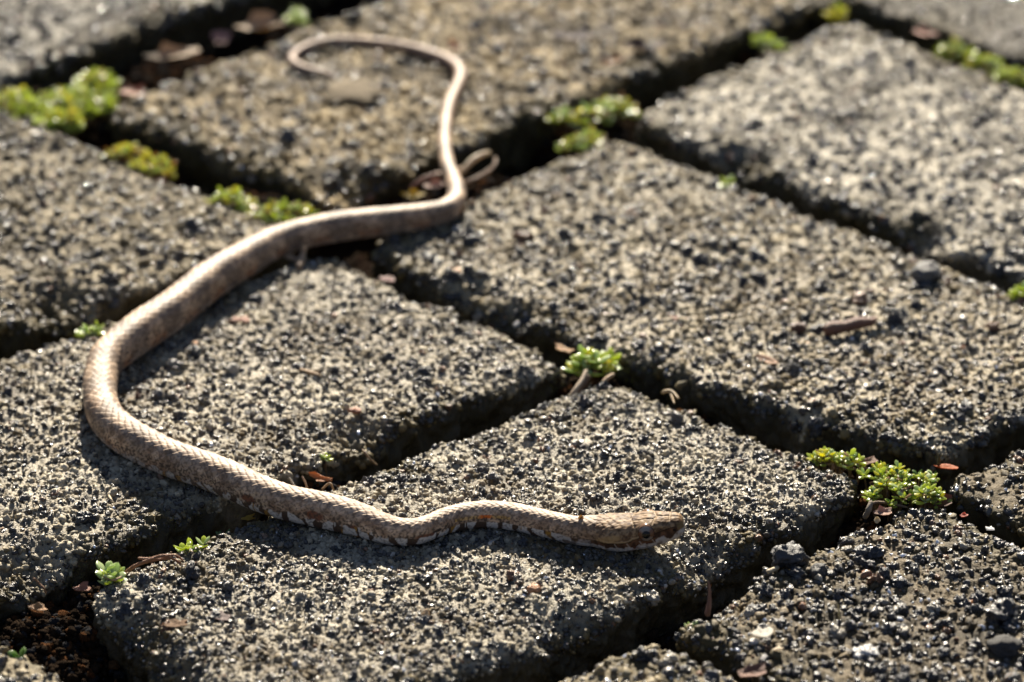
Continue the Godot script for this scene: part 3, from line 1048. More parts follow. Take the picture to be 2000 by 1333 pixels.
func build_soil() -> void:
	# earth in the joints, with a few heaps
	var heaps := [[-112.6, 125.3, 15.0, 7.0], [-103.0, 126.4, 11.0, 7.5], [-107.1, 131.9, 14.0, 5.0], [-95.6, 113.1, 12.0, 9.0], [-148.4, -164.2, 26.0, 12.0], [-134.2, -164.2, 24.0, 12.0], [-112.1, -124.7, 16.0, 11.0], [-74.2, -94.7, 22.0, 11.0], [25.0, -152.7, 20.0, 11.0], [81.8, -212.9, 12.0, 9.0], [148.6, -197.5, 24.0, 11.0], [22.1, 13.9, 13.0, 11.0], [81.9, 56.6, 13.0, 10.0], [96.8, 72.9, 18.0, 10.5], [-75.9, 100.5, 9.0, 9.0], [-113.9, -11.9, 9.0, 9.0], [42.2, 130.8, 9.0, 8.0], [63.6, -103.3, 8.0, 9.0], [-71.2, -234.4, 9.0, 9.0], [106.9, -237.5, 10.0, 9.0], [89.5, 82.7, 12.0, 9.0], [106.0, 80.3, 13.0, 9.0], [-49.2, 69.2, 17.0, 9.0], [-22.3, -98.1, 20.0, 9.0], [-9.0, -110.4, 16.0, 9.0], [43.4, 30.3, 12.0, 8.0], [-107.3, -198.3, 20.0, 9.0], [139.4, -32.9, 8.0, 8.0], [32.8, 31.7, 10.0, 7.0]]
	var x0 := -330.0
	var z0 := -460.0
	var st := 2.0
	var nx := 336
	var nz := 384
	var v := PackedVector3Array()
	var cols := PackedColorArray()
	for i in nz:
		for j in nx:
			var x := x0 + j * st
			var z := z0 + i * st
			var y := -15.6 + 2.0 * n_stain.get_noise_2d(x * 1.6, z * 1.6) + 1.6 * n_mid.get_noise_2d(x * 0.5, z * 0.5) + 1.2 * n_fine.get_noise_2d(x * 0.4, z * 0.4)
			var top := 0.0
			for h in heaps:
				var q: float = (Vector2(x, z) - Vector2(h[0], h[1])).length() / h[2]
				if q < 1.0:
					top = maxf(top, h[3] * (1.0 - q * q) * (0.75 + 0.25 * n_mid.get_noise_2d(x * 0.5, z * 0.5)))
			y += top
			v.append(Vector3(x, y, z) * MM)
			var t := 0.5 + 0.5 * n_stain.get_noise_2d(x * 3.0, z * 3.0)
			cols.append(Color(0.011, 0.009, 0.007).lerp(Color(0.030, 0.019, 0.010), t))
	var o := put("soil", make(v, grid_index(nz, nx), cols), m_soil)
	o.set_meta("kind", "structure")
	var g := PlaneMesh.new()
	g.size = Vector2(80, 80)
	var far := put("ground", g, mat(lin(0.11, 0.10, 0.08), 0.95, 0.2))
	far.position.y = -0.026
	far.set_meta("kind", "structure")
	# crumbs of earth and fine gravel lying in the joints
	var xf: Array[Transform3D] = []
	var tint := PackedColorArray()
	for h in heaps:
		var n := int(h[2] * h[2] * 7.0)
		for k in n:
			var an := rng.randf() * TAU
			var q := sqrt(rng.randf())
			var px: float = h[0] + cos(an) * q * h[2]
			var pz: float = h[1] + sin(an) * q * h[2]
			var y: float = -14.3 + h[3] * (1.0 - q * q) * (0.75 + 0.25 * n_mid.get_noise_2d(px * 0.5, pz * 0.5)) + rng.randf() * 1.6
			var r := (0.3 + 1.3 * pow(rng.randf(), 4.0)) * MM
			var b := Basis.from_euler(Vector3(rng.randf() * TAU, rng.randf() * TAU, 0)) * Basis.from_scale(Vector3(r, r * 0.7, r * 0.9))
			xf.append(Transform3D(b, Vector3(px, y, pz) * MM))
			var x := rng.randf()
			tint.append((Color(0.03, 0.02, 0.013) if x < 0.72 else Color(0.085, 0.038, 0.016) if x < 0.85 else Color(0.03, 0.03, 0.032)) * rng.randf_range(0.7, 1.4))
	for p in joint_spots:
		var r := (0.4 + 1.5 * pow(rng.randf(), 3.0)) * MM
		var y := -15.2 + 2.0 * n_stain.get_noise_2d(p.x * 1.6, p.z * 1.6) + rng.randf() * 2.5
		xf.append(Transform3D(Basis.from_euler(Vector3(rng.randf() * TAU, rng.randf() * TAU, 0)) * Basis.from_scale(Vector3(r, r * 0.7, r * 0.9)), Vector3(p.x, y, p.z) * MM))
		var x := rng.randf()
		tint.append((Color(0.04, 0.03, 0.02) if x < 0.5 else Color(0.11, 0.06, 0.028) if x < 0.7 else Color(0.03, 0.03, 0.032) if x < 0.92 else Color(0.22, 0.18, 0.11)) * rng.randf_range(0.7, 1.4))
	var mm := MultiMesh.new()
	mm.transform_format = MultiMesh.TRANSFORM_3D
	mm.use_colors = true
	mm.mesh = fine_lumps[3]
	mm.instance_count = xf.size()
	for i in xf.size():
		mm.set_instance_transform(i, xf[i])
		mm.set_instance_color(i, tint[i])
	var mi := MultiMeshInstance3D.new()
	mi.name = "soil_crumbs"
	mi.multimesh = mm
	mi.material_override = m_soil
	tag(mi, "dark crumbs of earth heaped in the joints between the pavers", "soil")
	mi.set_meta("kind", "stuff")
	add_child(mi, true)

func build_snake() -> void:
	var sx := PackedFloat32Array([-54.4, -56.5, -59.4, -63.5, -67.2, -69.0, -67.7, -63.4, -57.6, -50.0, -42.2, -34.3, -26.5, -20.1, -16.6, -15.9, -17.3, -19.0, -19.8, -20.0, -19.6, -18.6, -17.0, -15.9, -16.6, -19.7, -24.2, -31.7, -40.2, -48.6, -55.9, -62.2, -67.5, -73.6, -80.2, -85.2, -90.3, -96.9, -102.0, -104.8, -105.4, -104.7, -103.2, -100.5, -96.0, -90.3, -83.6, -76.5, -68.5, -61.5, -54.0, -46.9, -41.0, -35.9, -31.0, -26.7, -22.8, -19.2, -15.8, -11.6, -6.1, 0.0, 5.9, 10.3, 14.6, 19.4, 26.4, 33.5, 40.7])
	var sy := PackedFloat32Array([0.8, 1.1, 1.3, 1.5, 1.7, 1.7, 1.7, 1.7, 1.7, 1.7, 1.8, 1.9, 2.0, 2.2, 2.3, 2.4, 2.4, 2.4, 2.4, 2.5, 2.6, 2.7, 2.9, 3.2, 3.4, 3.5, 3.7, 4.0, 4.2, 4.3, 4.3, 4.3, 4.6, 5.0, 5.2, 5.3, 5.4, 5.4, 5.3, 5.2, 5.1, 5.0, 5.0, 5.0, 5.0, 4.9, 4.7, 4.7, 4.7, 4.6, 4.5, 4.5, 4.5, 4.2, 3.9, 3.6, 3.4, 3.3, 3.3, 3.3, 3.4, 3.4, 3.4, 3.4, 3.4, 3.6, 3.8, 5.2, 7.4])
	var sz := PackedFloat32Array([-171.7, -174.1, -175.7, -177.3, -180.3, -184.9, -190.6, -196.5, -200.0, -199.9, -198.0, -194.7, -189.2, -182.5, -175.4, -168.1, -158.6, -148.0, -135.7, -123.8, -112.7, -102.5, -93.0, -84.1, -76.0, -71.3, -68.7, -65.5, -62.8, -60.2, -57.1, -53.4, -47.6, -37.9, -27.9, -18.1, -7.2, 3.6, 12.9, 19.9, 28.0, 37.4, 45.9, 52.8, 59.4, 65.0, 70.5, 74.9, 80.7, 86.4, 91.1, 94.0, 96.6, 98.9, 101.7, 103.1, 102.6, 100.2, 97.5, 95.6, 94.8, 95.7, 98.2, 100.1, 101.8, 102.6, 103.5, 104.3, 105.2])
	var sa := PackedFloat32Array([0.35, 0.62, 0.87, 1.07, 1.20, 1.25, 1.23, 1.20, 1.20, 1.25, 1.32, 1.40, 1.53, 1.68, 1.80, 1.86, 1.85, 1.86, 1.92, 1.98, 2.05, 2.16, 2.36, 2.63, 2.83, 2.93, 3.09, 3.38, 3.64, 3.73, 3.68, 3.69, 3.93, 4.34, 4.59, 4.61, 4.69, 4.77, 4.49, 4.33, 4.23, 4.21, 4.22, 4.18, 4.17, 4.11, 3.94, 3.91, 3.96, 3.84, 3.71, 3.75, 3.73, 3.50, 3.15, 2.89, 2.74, 2.63, 2.69, 2.77, 2.85, 2.88, 2.84, 2.78, 2.83, 3.01, 3.60, 3.50, 3.00])
	snake(sx, sy, sz, sa)

func build_plants() -> void:
	plant("large yellow-green cushion plant in the joint at the far left edge", [[-133.1, -156.8, 12.3, 9.6], [-153.1, -154.9, 7.5, 8.6], [-129.1, -170.5, 5.7, 5.4], [-136.7, -141.5, 7.0, 5.3]], 3.24, 165, ["green", "green", "green", "green", "yellow", "yellow", "yellow", "pale", "dry"], 2.9, 500)
	plant("yellowish low plant in the joint left of the snake's tail", [[-114.9, -117.5, 6.1, 4.7], [-105.8, -109.6, 5.7, 4.6]], 2.88, 42, ["yellow", "yellow", "yellow", "yellow", "green", "green", "pale", "orange", "dry"], 2.6, 507)
	plant("light green trailing plant in the joint just behind the snake's thickest coil", [[-80.9, -86.6, 7.4, 4.0], [-66.4, -78.4, 9.1, 4.5]], 2.76, 54, ["green", "green", "green", "yellow", "yellow", "pale", "pale", "dry"], 2.6, 514)
	plant("pale green plant where three pavers meet right of the snake's tail", [[20.2, -147.2, 8.6, 5.3], [32.0, -152.9, 6.3, 4.3], [21.4, -127.7, 6.9, 5.2]], 3.24, 51, ["green", "green", "pale", "pale", "yellow", "dry"], 2.6, 521)
	plant("small green sprig in the far joint above the pale grey paver", [[80.8, -201.5, 3.9, 3.6]], 3.36, 11, ["green", "green", "green", "pale"], 2.3, 528)
	plant("green strip of plants along the joint at the far right", [[140.9, -196.9, 5.5, 4.4], [148.4, -185.8, 5.5, 3.8], [155.1, -175.3, 5.4, 3.8]], 2.76, 60, ["green", "green", "green", "green", "pale", "yellow", "dark", "dry"], 2.6, 535)
	plant("glossy fresh green plant at the joint corner in the middle", [[22.0, 13.8, 5.9, 3.9]], 3.96, 15, ["green", "green", "green", "pale", "pale", "pale", "yellow"], 3.9, 542)
	plant("smaller green tuft left of the large tuft by the right joint", [[77.4, 62.0, 2.5, 2.0], [82.9, 63.5, 4.1, 2.8]], 2.52, 21, ["green", "green", "green", "yellow", "yellow", "pale", "dry"], 2.9, 549)
	plant("largest tuft of tiny plump leaves right of the snake's head", [[91.8, 70.3, 5.7, 3.9], [98.9, 74.0, 6.5, 5.1], [92.1, 79.0, 5.6, 4.3], [101.3, 80.9, 3.7, 3.8]], 2.22, 87, ["green", "green", "green", "yellow", "yellow", "pale", "pale", "dark", "dry"], 3.2, 556)
	plant("young plant with pale oval leaves beside the dry root fibres", [[-93.8, 117.0, 2.6, 1.8]], 4.08, 5, ["pale", "pale", "pale", "pale", "green"], 2.9, 563)
	plant("tiny seedling at the paver edge below the snake's front loop", [[-76.8, 104.7, 1.5, 0.8], [-72.9, 104.5, 0.5, 0.6]], 3.12, 5, ["green", "green", "pale"], 2.6, 570)
	plant("whitish green seedling in the dark joint left of the snake", [[-114.1, -4.8, 1.9, 1.2], [-110.8, -5.7, 1.1, 0.9]], 2.88, 6, ["pale", "pale", "pale", "green"], 2.6, 577)
	plant("tiny pale sprouts deep in the joint below the snake's head", [[41.5, 135.7, 1.2, 1.0]], 1.56, 3, ["pale", "pale", "dark", "dark"], 0.3, 584)
	plant("small bright sprout at the edge of the long diagonal joint", [[62.9, -96.2, 1.3, 1.5]], 2.88, 3, ["green", "pale"], 2.6, 591)
	plant("silvery small plant at the far joint above the snake's tail", [[-70.1, -223.6, 3.0, 3.4]], 3.12, 6, ["pale", "pale", "pale", "green"], 2.6, 598)
	plant("yellow sprout at the far joint crossing near the top right", [[105.8, -227.1, 2.3, 3.4]], 3.60, 6, ["yellow", "yellow", "green"], 2.6, 605)
	plant("light green leaf tuft cut by the right edge", [[138.3, -26.9, 1.7, 2.1]], 3.24, 6, ["pale", "green", "green"], 2.6, 612)
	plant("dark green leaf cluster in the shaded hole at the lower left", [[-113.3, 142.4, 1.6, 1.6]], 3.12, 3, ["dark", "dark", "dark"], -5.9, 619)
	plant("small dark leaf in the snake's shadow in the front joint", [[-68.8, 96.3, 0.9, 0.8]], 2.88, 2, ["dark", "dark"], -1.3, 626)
	plant("single tiny green leaf tuft by the joint behind the snake's neck", [[-46.7, 59.7, 0.8, 0.7]], 2.16, 2, ["pale", "green"], 0.7, 633)
	pass

func build_litter() -> void:
	var m00 := bumpy(mat(lin(0.100, 0.100, 0.095), 0.42), bump, 0.25, 7.0)
	stone("pebble", "smooth round grey pebble by the long joint at the right", "pebble", Vector3(113.6, 1.6, -36.8), Vector3(4.51, 2.94, 3.83), 0.30, m00, 7, "")
	var m01 := bumpy(mat(lin(0.360, 0.340, 0.290), 0.60), bump, 0.25, 7.0)
	stone("pebble", "pale two-toned pebble inside the snake's wide loop", "pebble", Vector3(-72.7, 1.0, 17.7), Vector3(2.00, 1.90, 1.70), 0.80, m01, 8, "")
	var m02 := bumpy(mat(lin(0.050, 0.050, 0.050), 0.45), bump, 0.25, 7.0)
	stone("pebble", "angular dark stone at the joint edge right below the snake's snout", "pebble", Vector3(65.0, 1.4, 111.0), Vector3(3.98, 2.52, 3.38), 0.20, m02, 2, "")
	var m03 := bumpy(mat(lin(0.055, 0.053, 0.050), 0.50), bump, 0.25, 7.0)
	stone("pebble", "smooth dark wedge-shaped stone beside the angular dark stone", "pebble", Vector3(71.7, 1.1, 116.7), Vector3(2.40, 2.05, 2.04), 1.10, m03, 8, "")
	var m04 := bumpy(mat(lin(0.035, 0.033, 0.030), 0.75), bump, 0.25, 7.0)
	stone("pebble", "matte dark oval pebble at the lower right corner", "pebble", Vector3(110.7, 1.3, 148.9), Vector3(3.92, 2.41, 3.34), 0.10, m04, 8, "")
	var m05 := bumpy(mat(lin(0.500, 0.490, 0.470), 0.25), bump, 0.25, 7.0)
	stone("pebble", "glittering pale stone near the bottom right", "pebble", Vector3(79.2, 0.8, 150.8), Vector3(2.76, 1.42, 2.35), 0.40, m05, 6, "")
	var m06 := bumpy(mat(lin(0.030, 0.030, 0.033), 0.30), bump, 0.25, 7.0)
	stone("pebble", "large black lump stuck to the dark paver at the right edge", "pebble", Vector3(112.0, 1.5, 134.9), Vector3(4.11, 2.68, 3.49), 0.90, m06, 0, "")
	var m07 := bumpy(mat(lin(0.030, 0.031, 0.035), 0.32), bump, 0.25, 7.0)
	stone("pebble", "round black lump beside the dry root fibres", "pebble", Vector3(-75.0, 1.0, 116.8), Vector3(2.04, 1.82, 1.73), 2.00, m07, 1, "")
	var m08 := bumpy(mat(lin(0.500, 0.240, 0.110), 0.40), bump, 0.25, 7.0)
	stone("pebble", "orange crystalline crumb below the snake's neck", "pebble", Vector3(4.9, 0.6, 124.2), Vector3(1.66, 1.13, 1.41), 0.50, m08, 2, "")
	var m09 := bumpy(mat(lin(0.500, 0.340, 0.190), 0.50), bump, 0.25, 7.0)
	stone("pebble", "small tan grain on the front paver", "pebble", Vector3(-19.7, 0.7, 135.0), Vector3(0.94, 1.22, 0.80), 0.50, m09, 3, "")
	var m10 := bumpy(mat(lin(0.100, 0.047, 0.028), 0.50), bump, 0.25, 7.0)
	stone("pellet", "small dark brown pellet left of the long brown pod", "pellet", Vector3(76.2, 0.9, -5.8), Vector3(2.18, 1.55, 1.85), 0.20, m10, 8, "")
	var m11 := bumpy(mat(lin(0.170, 0.080, 0.050), 0.50), bump, 0.25, 7.0)
	strand("seed_pod", "long brown curled pod lying on the right paver", "seed pod", [Vector3(82.7, 1.6, -2.3), Vector3(85.2, 2.2, -2.9), Vector3(88.5, 2.4, -3.7), Vector3(91.9, 2.5, -5.3), Vector3(95.3, 2.3, -6.5), Vector3(97.4, 2.2, -9.1)], [1.20, 2.10, 1.50, 1.80, 1.20, 0.40], m11, "", 9)
	var m12 := bumpy(mat(lin(0.170, 0.130, 0.075), 0.85), bump, 0.25, 7.0)
	stone("chip", "flat brownish stone chip under the snake's tail tip", "stone chip", Vector3(-49.1, 0.9, -161.2), Vector3(8.82, 1.65, 7.50), 0.20, m12, 2, "")
	var m13 := bumpy(mat(lin(0.850, 0.820, 0.740), 0.60), bump, 0.25, 7.0)
	m13.backlight_enabled = true
	m13.backlight = lin(0.90, 0.86, 0.75)
	scrap("flake", "white torn flake on the dark paver at the lower right", "flake", Vector3(56.4, 2.0, 144.5), 1.92, 1.15, 0.35, 0.30, Vector3(0.05, 0.40, 0.00), m13, 903, "", 13)
	var m14 := bumpy(mat(lin(0.780, 0.680, 0.520), 0.60), bump, 0.25, 7.0)
	m14.backlight_enabled = true
	m14.backlight = lin(0.80, 0.70, 0.50)
	scrap("flake", "small cream flake below the white torn flake", "flake", Vector3(59.7, 1.2, 149.8), 0.64, 1.80, 0.40, 0.30, Vector3(0.00, 0.20, 0.00), m14, 906, "", 11)
	var m15 := bumpy(mat(lin(0.880, 0.880, 0.860), 0.50), bump, 0.25, 7.0)
	m15.backlight_enabled = true
	m15.backlight = lin(0.90, 0.90, 0.90)
	scrap("flake", "tiny white flake at the far right beyond the dark paver's edge", "flake", Vector3(114.2, 1.4, 98.1), 0.79, 1.40, 0.50, 0.30, Vector3(0.10, 0.30, 0.00), m15, 909, "", 11)
	var m16 := bumpy(mat(lin(0.600, 0.400, 0.250), 0.55), bump, 0.25, 7.0)
	m16.backlight_enabled = true
	m16.backlight = lin(0.50, 0.30, 0.15)
	scrap("flake", "peach coloured husk flake on the right paver", "flake", Vector3(66.5, 0.9, 12.9), 1.16, 2.30, 0.40, 0.60, Vector3(0.20, -0.55, 0.00), m16, 912, "", 11)
	var m17 := bumpy(mat(lin(0.500, 0.300, 0.100), 0.55), bump, 0.25, 7.0)
	scrap("flake", "small orange-tan scrap below the brown pellet", "flake", Vector3(77.2, 0.7, 3.2), 0.88, 2.00, 0.40, 0.40, Vector3(0.20, 0.10, 0.00), m17, 915, "", 11)
	var m18 := bumpy(mat(lin(0.300, 0.120, 0.065), 0.60), bump, 0.25, 7.0)
	scrap("flake", "reddish chip inside the snake's upper loop", "flake", Vector3(-72.3, 1.0, -9.9), 1.25, 2.20, 0.80, 0.30, Vector3(0.20, 0.05, 0.00), m18, 918, "", 11)
	var m19 := bumpy(mat(lin(0.500, 0.220, 0.080), 0.60), bump, 0.25, 7.0)
	scrap("flake", "small orange scrap below the reddish chip", "flake", Vector3(-83.9, 0.8, 3.1), 0.68, 1.60, 0.50, 0.30, Vector3(0.20, 0.20, 0.00), m19, 921, "", 11)
	var m20 := bumpy(mat(lin(0.330, 0.130, 0.070), 0.60), bump, 0.25, 7.0)
	scrap("flake", "rust coloured crumb in the middle of the snake's loop", "flake", Vector3(-40.1, 1.0, 39.9), 0.95, 1.50, 1.20, 0.30, Vector3(0.20, 0.20, 0.00), m20, 924, "", 11)
	var m21 := bumpy(mat(lin(0.260, 0.120, 0.075), 0.60), bump, 0.25, 7.0)
	scrap("flake", "dull red scrap on the middle paver's right part", "flake", Vector3(44.5, 0.8, -11.2), 1.05, 2.60, 0.60, 0.30, Vector3(0.15, 0.00, 0.00), m21, 927, "", 11)
	var m22 := bumpy(mat(lin(0.160, 0.035, 0.025), 0.50), bump, 0.25, 7.0)
	scrap("flake", "dark red scrap deep in the joint under the snake's coil", "flake", Vector3(-34.4, -2.0, -39.9), 1.22, 1.50, 0.50, 0.40, Vector3(0.30, -0.40, 0.00), m22, 930, "", 11)
	var m23 := bumpy(mat(lin(0.600, 0.330, 0.170), 0.50), bump, 0.25, 7.0)
	scrap("flake", "orange-white crumb at the paver rim behind the snake's front loop", "flake", Vector3(-15.2, 1.0, -38.7), 0.87, 1.30, 1.00, 0.30, Vector3(0.30, 0.30, 0.00), m23, 933, "", 11)
	var m24 := bumpy(mat(lin(0.550, 0.150, 0.020), 0.50), bump, 0.25, 7.0)
	m24.backlight_enabled = true
	m24.backlight = lin(0.90, 0.30, 0.04)
	scrap("dry_leaf", "bright orange leaf scrap right of the largest tuft", "leaf", Vector3(107.5, -0.5, 65.5), 1.41, 1.70, 0.25, 0.50, Vector3(0.10, -0.20, 0.00), m24, 936, "", 11)
	var m25 := bumpy(mat(lin(0.130, 0.050, 0.025), 0.55), bump, 0.25, 7.0)
	m25.backlight_enabled = true
	m25.backlight = lin(0.25, 0.09, 0.04)
	scrap("dry_leaf", "dark brown leaf in the joint below the largest tuft", "leaf", Vector3(104.0, -2.0, 80.7), 1.92, 2.00, 0.25, 0.70, Vector3(0.30, 0.30, 0.00), m25, 939, "", 11)
	var m26 := bumpy(mat(lin(0.450, 0.070, 0.020), 0.50), bump, 0.25, 7.0)
	m26.backlight_enabled = true
	m26.backlight = lin(0.60, 0.12, 0.03)
	scrap("dry_leaf", "small red leaf scrap at the dark paver's upper rim", "leaf", Vector3(108.6, 0.8, 91.0), 0.66, 1.50, 0.25, 0.50, Vector3(0.30, 0.20, 0.00), m26, 942, "", 11)
	var m27 := bumpy(mat(lin(0.420, 0.250, 0.170), 0.60), bump, 0.25, 7.0)
	m27.backlight_enabled = true
	m27.backlight = lin(0.40, 0.22, 0.14)
	scrap("dry_leaf", "pinkish tan leaf crumb in the joint below the tufts", "leaf", Vector3(89.6, -0.5, 87.4), 1.31, 1.70, 0.30, 0.60, Vector3(0.30, 0.20, 0.00), m27, 945, "", 11)
	var m28 := bumpy(mat(lin(0.620, 0.500, 0.300), 0.60), bump, 0.25, 7.0)
	m28.backlight_enabled = true
	m28.backlight = lin(0.50, 0.40, 0.20)
	scrap("dry_leaf", "pale straw coloured scrap under the pinkish crumb", "leaf", Vector3(87.7, -0.5, 91.2), 0.98, 1.00, 0.30, 0.40, Vector3(0.70, 0.90, 0.00), m28, 948, "", 11)
	var m29 := bumpy(mat(lin(0.220, 0.110, 0.060), 0.60), bump, 0.25, 7.0)
	m29.backlight_enabled = true
	m29.backlight = lin(0.30, 0.15, 0.08)
	scrap("dry_leaf", "brown crumbled leaf between the two right-hand tufts", "leaf", Vector3(87.5, -0.5, 63.5), 1.58, 1.60, 0.30, 0.80, Vector3(0.20, 0.30, 0.00), m29, 951, "", 11)
	var m30 := bumpy(mat(lin(0.460, 0.290, 0.150), 0.50), bump, 0.25, 7.0)
	m30.backlight_enabled = true
	m30.backlight = lin(0.50, 0.30, 0.12)
	scrap("dry_leaf", "curled tan leaf on the far brown paver", "leaf", Vector3(31.9, 3.0, -180.2), 1.61, 3.00, 0.30, 0.90, Vector3(0.30, 0.70, 0.00), m30, 954, "", 11)
	var m31 := bumpy(mat(lin(0.100, 0.045, 0.025), 0.60), bump, 0.25, 7.0)
	scrap("dry_leaf", "dark brown leaf beside the curled tan leaf", "leaf", Vector3(41.3, 1.5, -195.2), 2.65, 2.60, 0.40, 0.70, Vector3(0.20, -0.10, 0.00), m31, 957, "", 11)
	var m32 := bumpy(mat(lin(0.130, 0.100, 0.095), 0.70), bump, 0.25, 7.0)
	scrap("dry_leaf", "mauve grey leaf on the far brown paver", "leaf", Vector3(19.6, 1.5, -203.5), 2.20, 2.60, 0.50, 0.50, Vector3(0.15, 0.00, 0.00), m32, 960, "", 11)
	var m33 := bumpy(mat(lin(0.400, 0.290, 0.180), 0.55), bump, 0.25, 7.0)
	m33.backlight_enabled = true
	m33.backlight = lin(0.40, 0.28, 0.15)
	scrap("dry_leaf", "tan curled leaf in the far joint at the top left", "leaf", Vector3(-107.1, 1.0, -189.8), 2.88, 2.80, 0.40, 0.80, Vector3(0.30, 0.45, 0.00), m33, 963, "", 11)
	var m34 := bumpy(mat(lin(0.380, 0.280, 0.180), 0.55), bump, 0.25, 7.0)
	m34.backlight_enabled = true
	m34.backlight = lin(0.35, 0.25, 0.14)
	scrap("dry_leaf", "large pale brown leaf arching over the far joint", "leaf", Vector3(-81.0, 3.0, -209.2), 4.46, 1.70, 0.40, 0.90, Vector3(0.30, 0.30, 0.00), m34, 966, "", 11)
	var m35 := bumpy(mat(lin(0.420, 0.220, 0.170), 0.55), bump, 0.25, 7.0)
	scrap("dry_leaf", "pinkish scrap in the far joint under the large pale leaf", "leaf", Vector3(-92.8, -0.5, -206.1), 2.45, 1.20, 0.50, 0.50, Vector3(0.40, 0.20, 0.00), m35, 969, "", 11)
	var m36 := bumpy(mat(lin(0.380, 0.190, 0.120), 0.55), bump, 0.25, 7.0)
	m36.backlight_enabled = true
	m36.backlight = lin(0.40, 0.20, 0.10)
	scrap("dry_leaf", "reddish brown leaf right of the large cushion plant", "leaf", Vector3(-116.0, 1.0, -161.0), 2.87, 1.70, 0.40, 0.80, Vector3(0.30, -0.30, 0.00), m36, 972, "", 11)
	var m37 := bumpy(mat(lin(0.620, 0.460, 0.320), 0.50), bump, 0.25, 7.0)
	m37.backlight_enabled = true
	m37.backlight = lin(0.50, 0.35, 0.20)
	scrap("dry_leaf", "cream husk on the far paver above the snake's tail bend", "leaf", Vector3(-18.3, 2.0, -194.0), 1.95, 1.00, 0.50, 0.70, Vector3(0.50, 0.20, 0.00), m37, 975, "", 11)
	var m38 := bumpy(mat(lin(0.300, 0.100, 0.050), 0.55), bump, 0.25, 7.0)
	scrap("dry_leaf", "rust coloured leaf on the far right joint", "leaf", Vector3(132.3, 1.0, -208.9), 1.86, 2.20, 0.40, 0.60, Vector3(0.40, -0.70, 0.00), m38, 978, "", 11)
	var m39 := bumpy(mat(lin(0.450, 0.330, 0.040), 0.50), bump, 0.25, 7.0)
	m39.backlight_enabled = true
	m39.backlight = lin(0.60, 0.45, 0.06)
	scrap("dry_leaf", "yellow leaf in the joint left of the snake's upper bend", "leaf", Vector3(-28.6, 1.0, -87.6), 1.56, 1.80, 0.35, 0.60, Vector3(0.40, 0.10, 0.00), m39, 981, "", 11)
	var m40 := bumpy(mat(lin(0.440, 0.280, 0.210), 0.50), bump, 0.25, 7.0)
	m40.backlight_enabled = true
	m40.backlight = lin(0.40, 0.25, 0.16)
	scrap("dry_leaf", "pinkish brown curled leaf behind the snake's upper bend", "leaf", Vector3(-22.1, 3.0, -90.0), 1.48, 2.20, 0.40, 0.80, Vector3(0.40, 0.20, 0.00), m40, 984, "", 11)
	var m41 := bumpy(mat(lin(0.400, 0.180, 0.060), 0.50), bump, 0.25, 7.0)
	m41.backlight_enabled = true
	m41.backlight = lin(0.55, 0.25, 0.07)
	scrap("dry_leaf", "orange brown leaf bit in the joint behind the snake's neck", "leaf", Vector3(-46.8, -0.5, 71.2), 1.11, 2.60, 0.30, 0.70, Vector3(0.50, -0.50, 0.00), m41, 987, "", 11)
	var m42 := bumpy(mat(lin(0.450, 0.300, 0.050), 0.50), bump, 0.25, 7.0)
	m42.backlight_enabled = true
	m42.backlight = lin(0.50, 0.35, 0.08)
	scrap("dry_leaf", "ochre leaf bits in the shade under the snake's front loop", "leaf", Vector3(-63.8, -1.5, 88.3), 0.89, 1.80, 0.30, 0.70, Vector3(0.40, 0.30, 0.00), m42, 990, "", 11)
	var m43 := bumpy(mat(lin(0.480, 0.270, 0.100), 0.50), bump, 0.25, 7.0)
	m43.backlight_enabled = true
	m43.backlight = lin(0.50, 0.30, 0.10)
	scrap("dry_leaf", "orange tan husk left of the glossy plant in the middle", "leaf", Vector3(13.9, 0.5, 5.7), 1.12, 2.40, 0.40, 0.60, Vector3(0.30, -0.70, 0.00), m43, 993, "", 11)
	var m44 := bumpy(mat(lin(0.360, 0.170, 0.050), 0.60), bump, 0.25, 7.0)
	scrap("dry_leaf", "rusty leaf crumb in the soil at the lower left", "leaf", Vector3(-108.8, -0.5, 130.3), 1.00, 2.00, 0.40, 0.50, Vector3(0.30, 0.00, 0.00), m44, 996, "", 11)
	var m45 := bumpy(mat(lin(0.320, 0.120, 0.060), 0.55), bump, 0.25, 7.0)
	scrap("dry_leaf", "reddish leaf crumb at the lower left paver corner", "leaf", Vector3(-99.8, 1.0, 123.9), 1.27, 1.40, 0.40, 0.60, Vector3(0.50, 0.50, 0.00), m45, 999, "", 11)
	var m46 := bumpy(mat(lin(0.150, 0.080, 0.035), 0.80), bump, 0.25, 7.0)
	scrap("dry_leaf", "fuzzy brown scrap on the front paver's left part", "leaf", Vector3(-76.3, 0.7, 138.7), 1.51, 1.70, 0.50, 0.40, Vector3(0.10, 0.10, 0.00), m46, 1002, "", 11)
	var m47 := bumpy(mat(lin(0.070, 0.030, 0.025), 0.60), bump, 0.25, 7.0)
	scrap("dry_leaf", "dark red brown scrap right of the fuzzy brown scrap", "leaf", Vector3(-66.6, 0.8, 135.8), 1.56, 1.50, 0.50, 0.40, Vector3(0.10, -0.40, 0.00), m47, 1005, "", 11)
	var m48 := bumpy(mat(lin(0.200, 0.085, 0.045), 0.55), bump, 0.25, 7.0)
	scrap("dry_leaf", "brown leaf at the bottom edge right of the front joint", "leaf", Vector3(53.0, 0.0, 157.5), 2.14, 1.60, 0.40, 0.70, Vector3(0.30, 0.20, 0.00), m48, 1008, "", 11)
	var m49 := bumpy(mat(lin(0.580, 0.450, 0.260), 0.50), bump, 0.25, 7.0)
	strand("straw", "short cut straw on the dark paver's left rim", "straw", [Vector3(59.5, 1.0, 117.0), Vector3(61.0, 1.2, 116.2), Vector3(62.4, 1.0, 114.7)], [0.55, 0.60, 0.50], m49, "", 7)
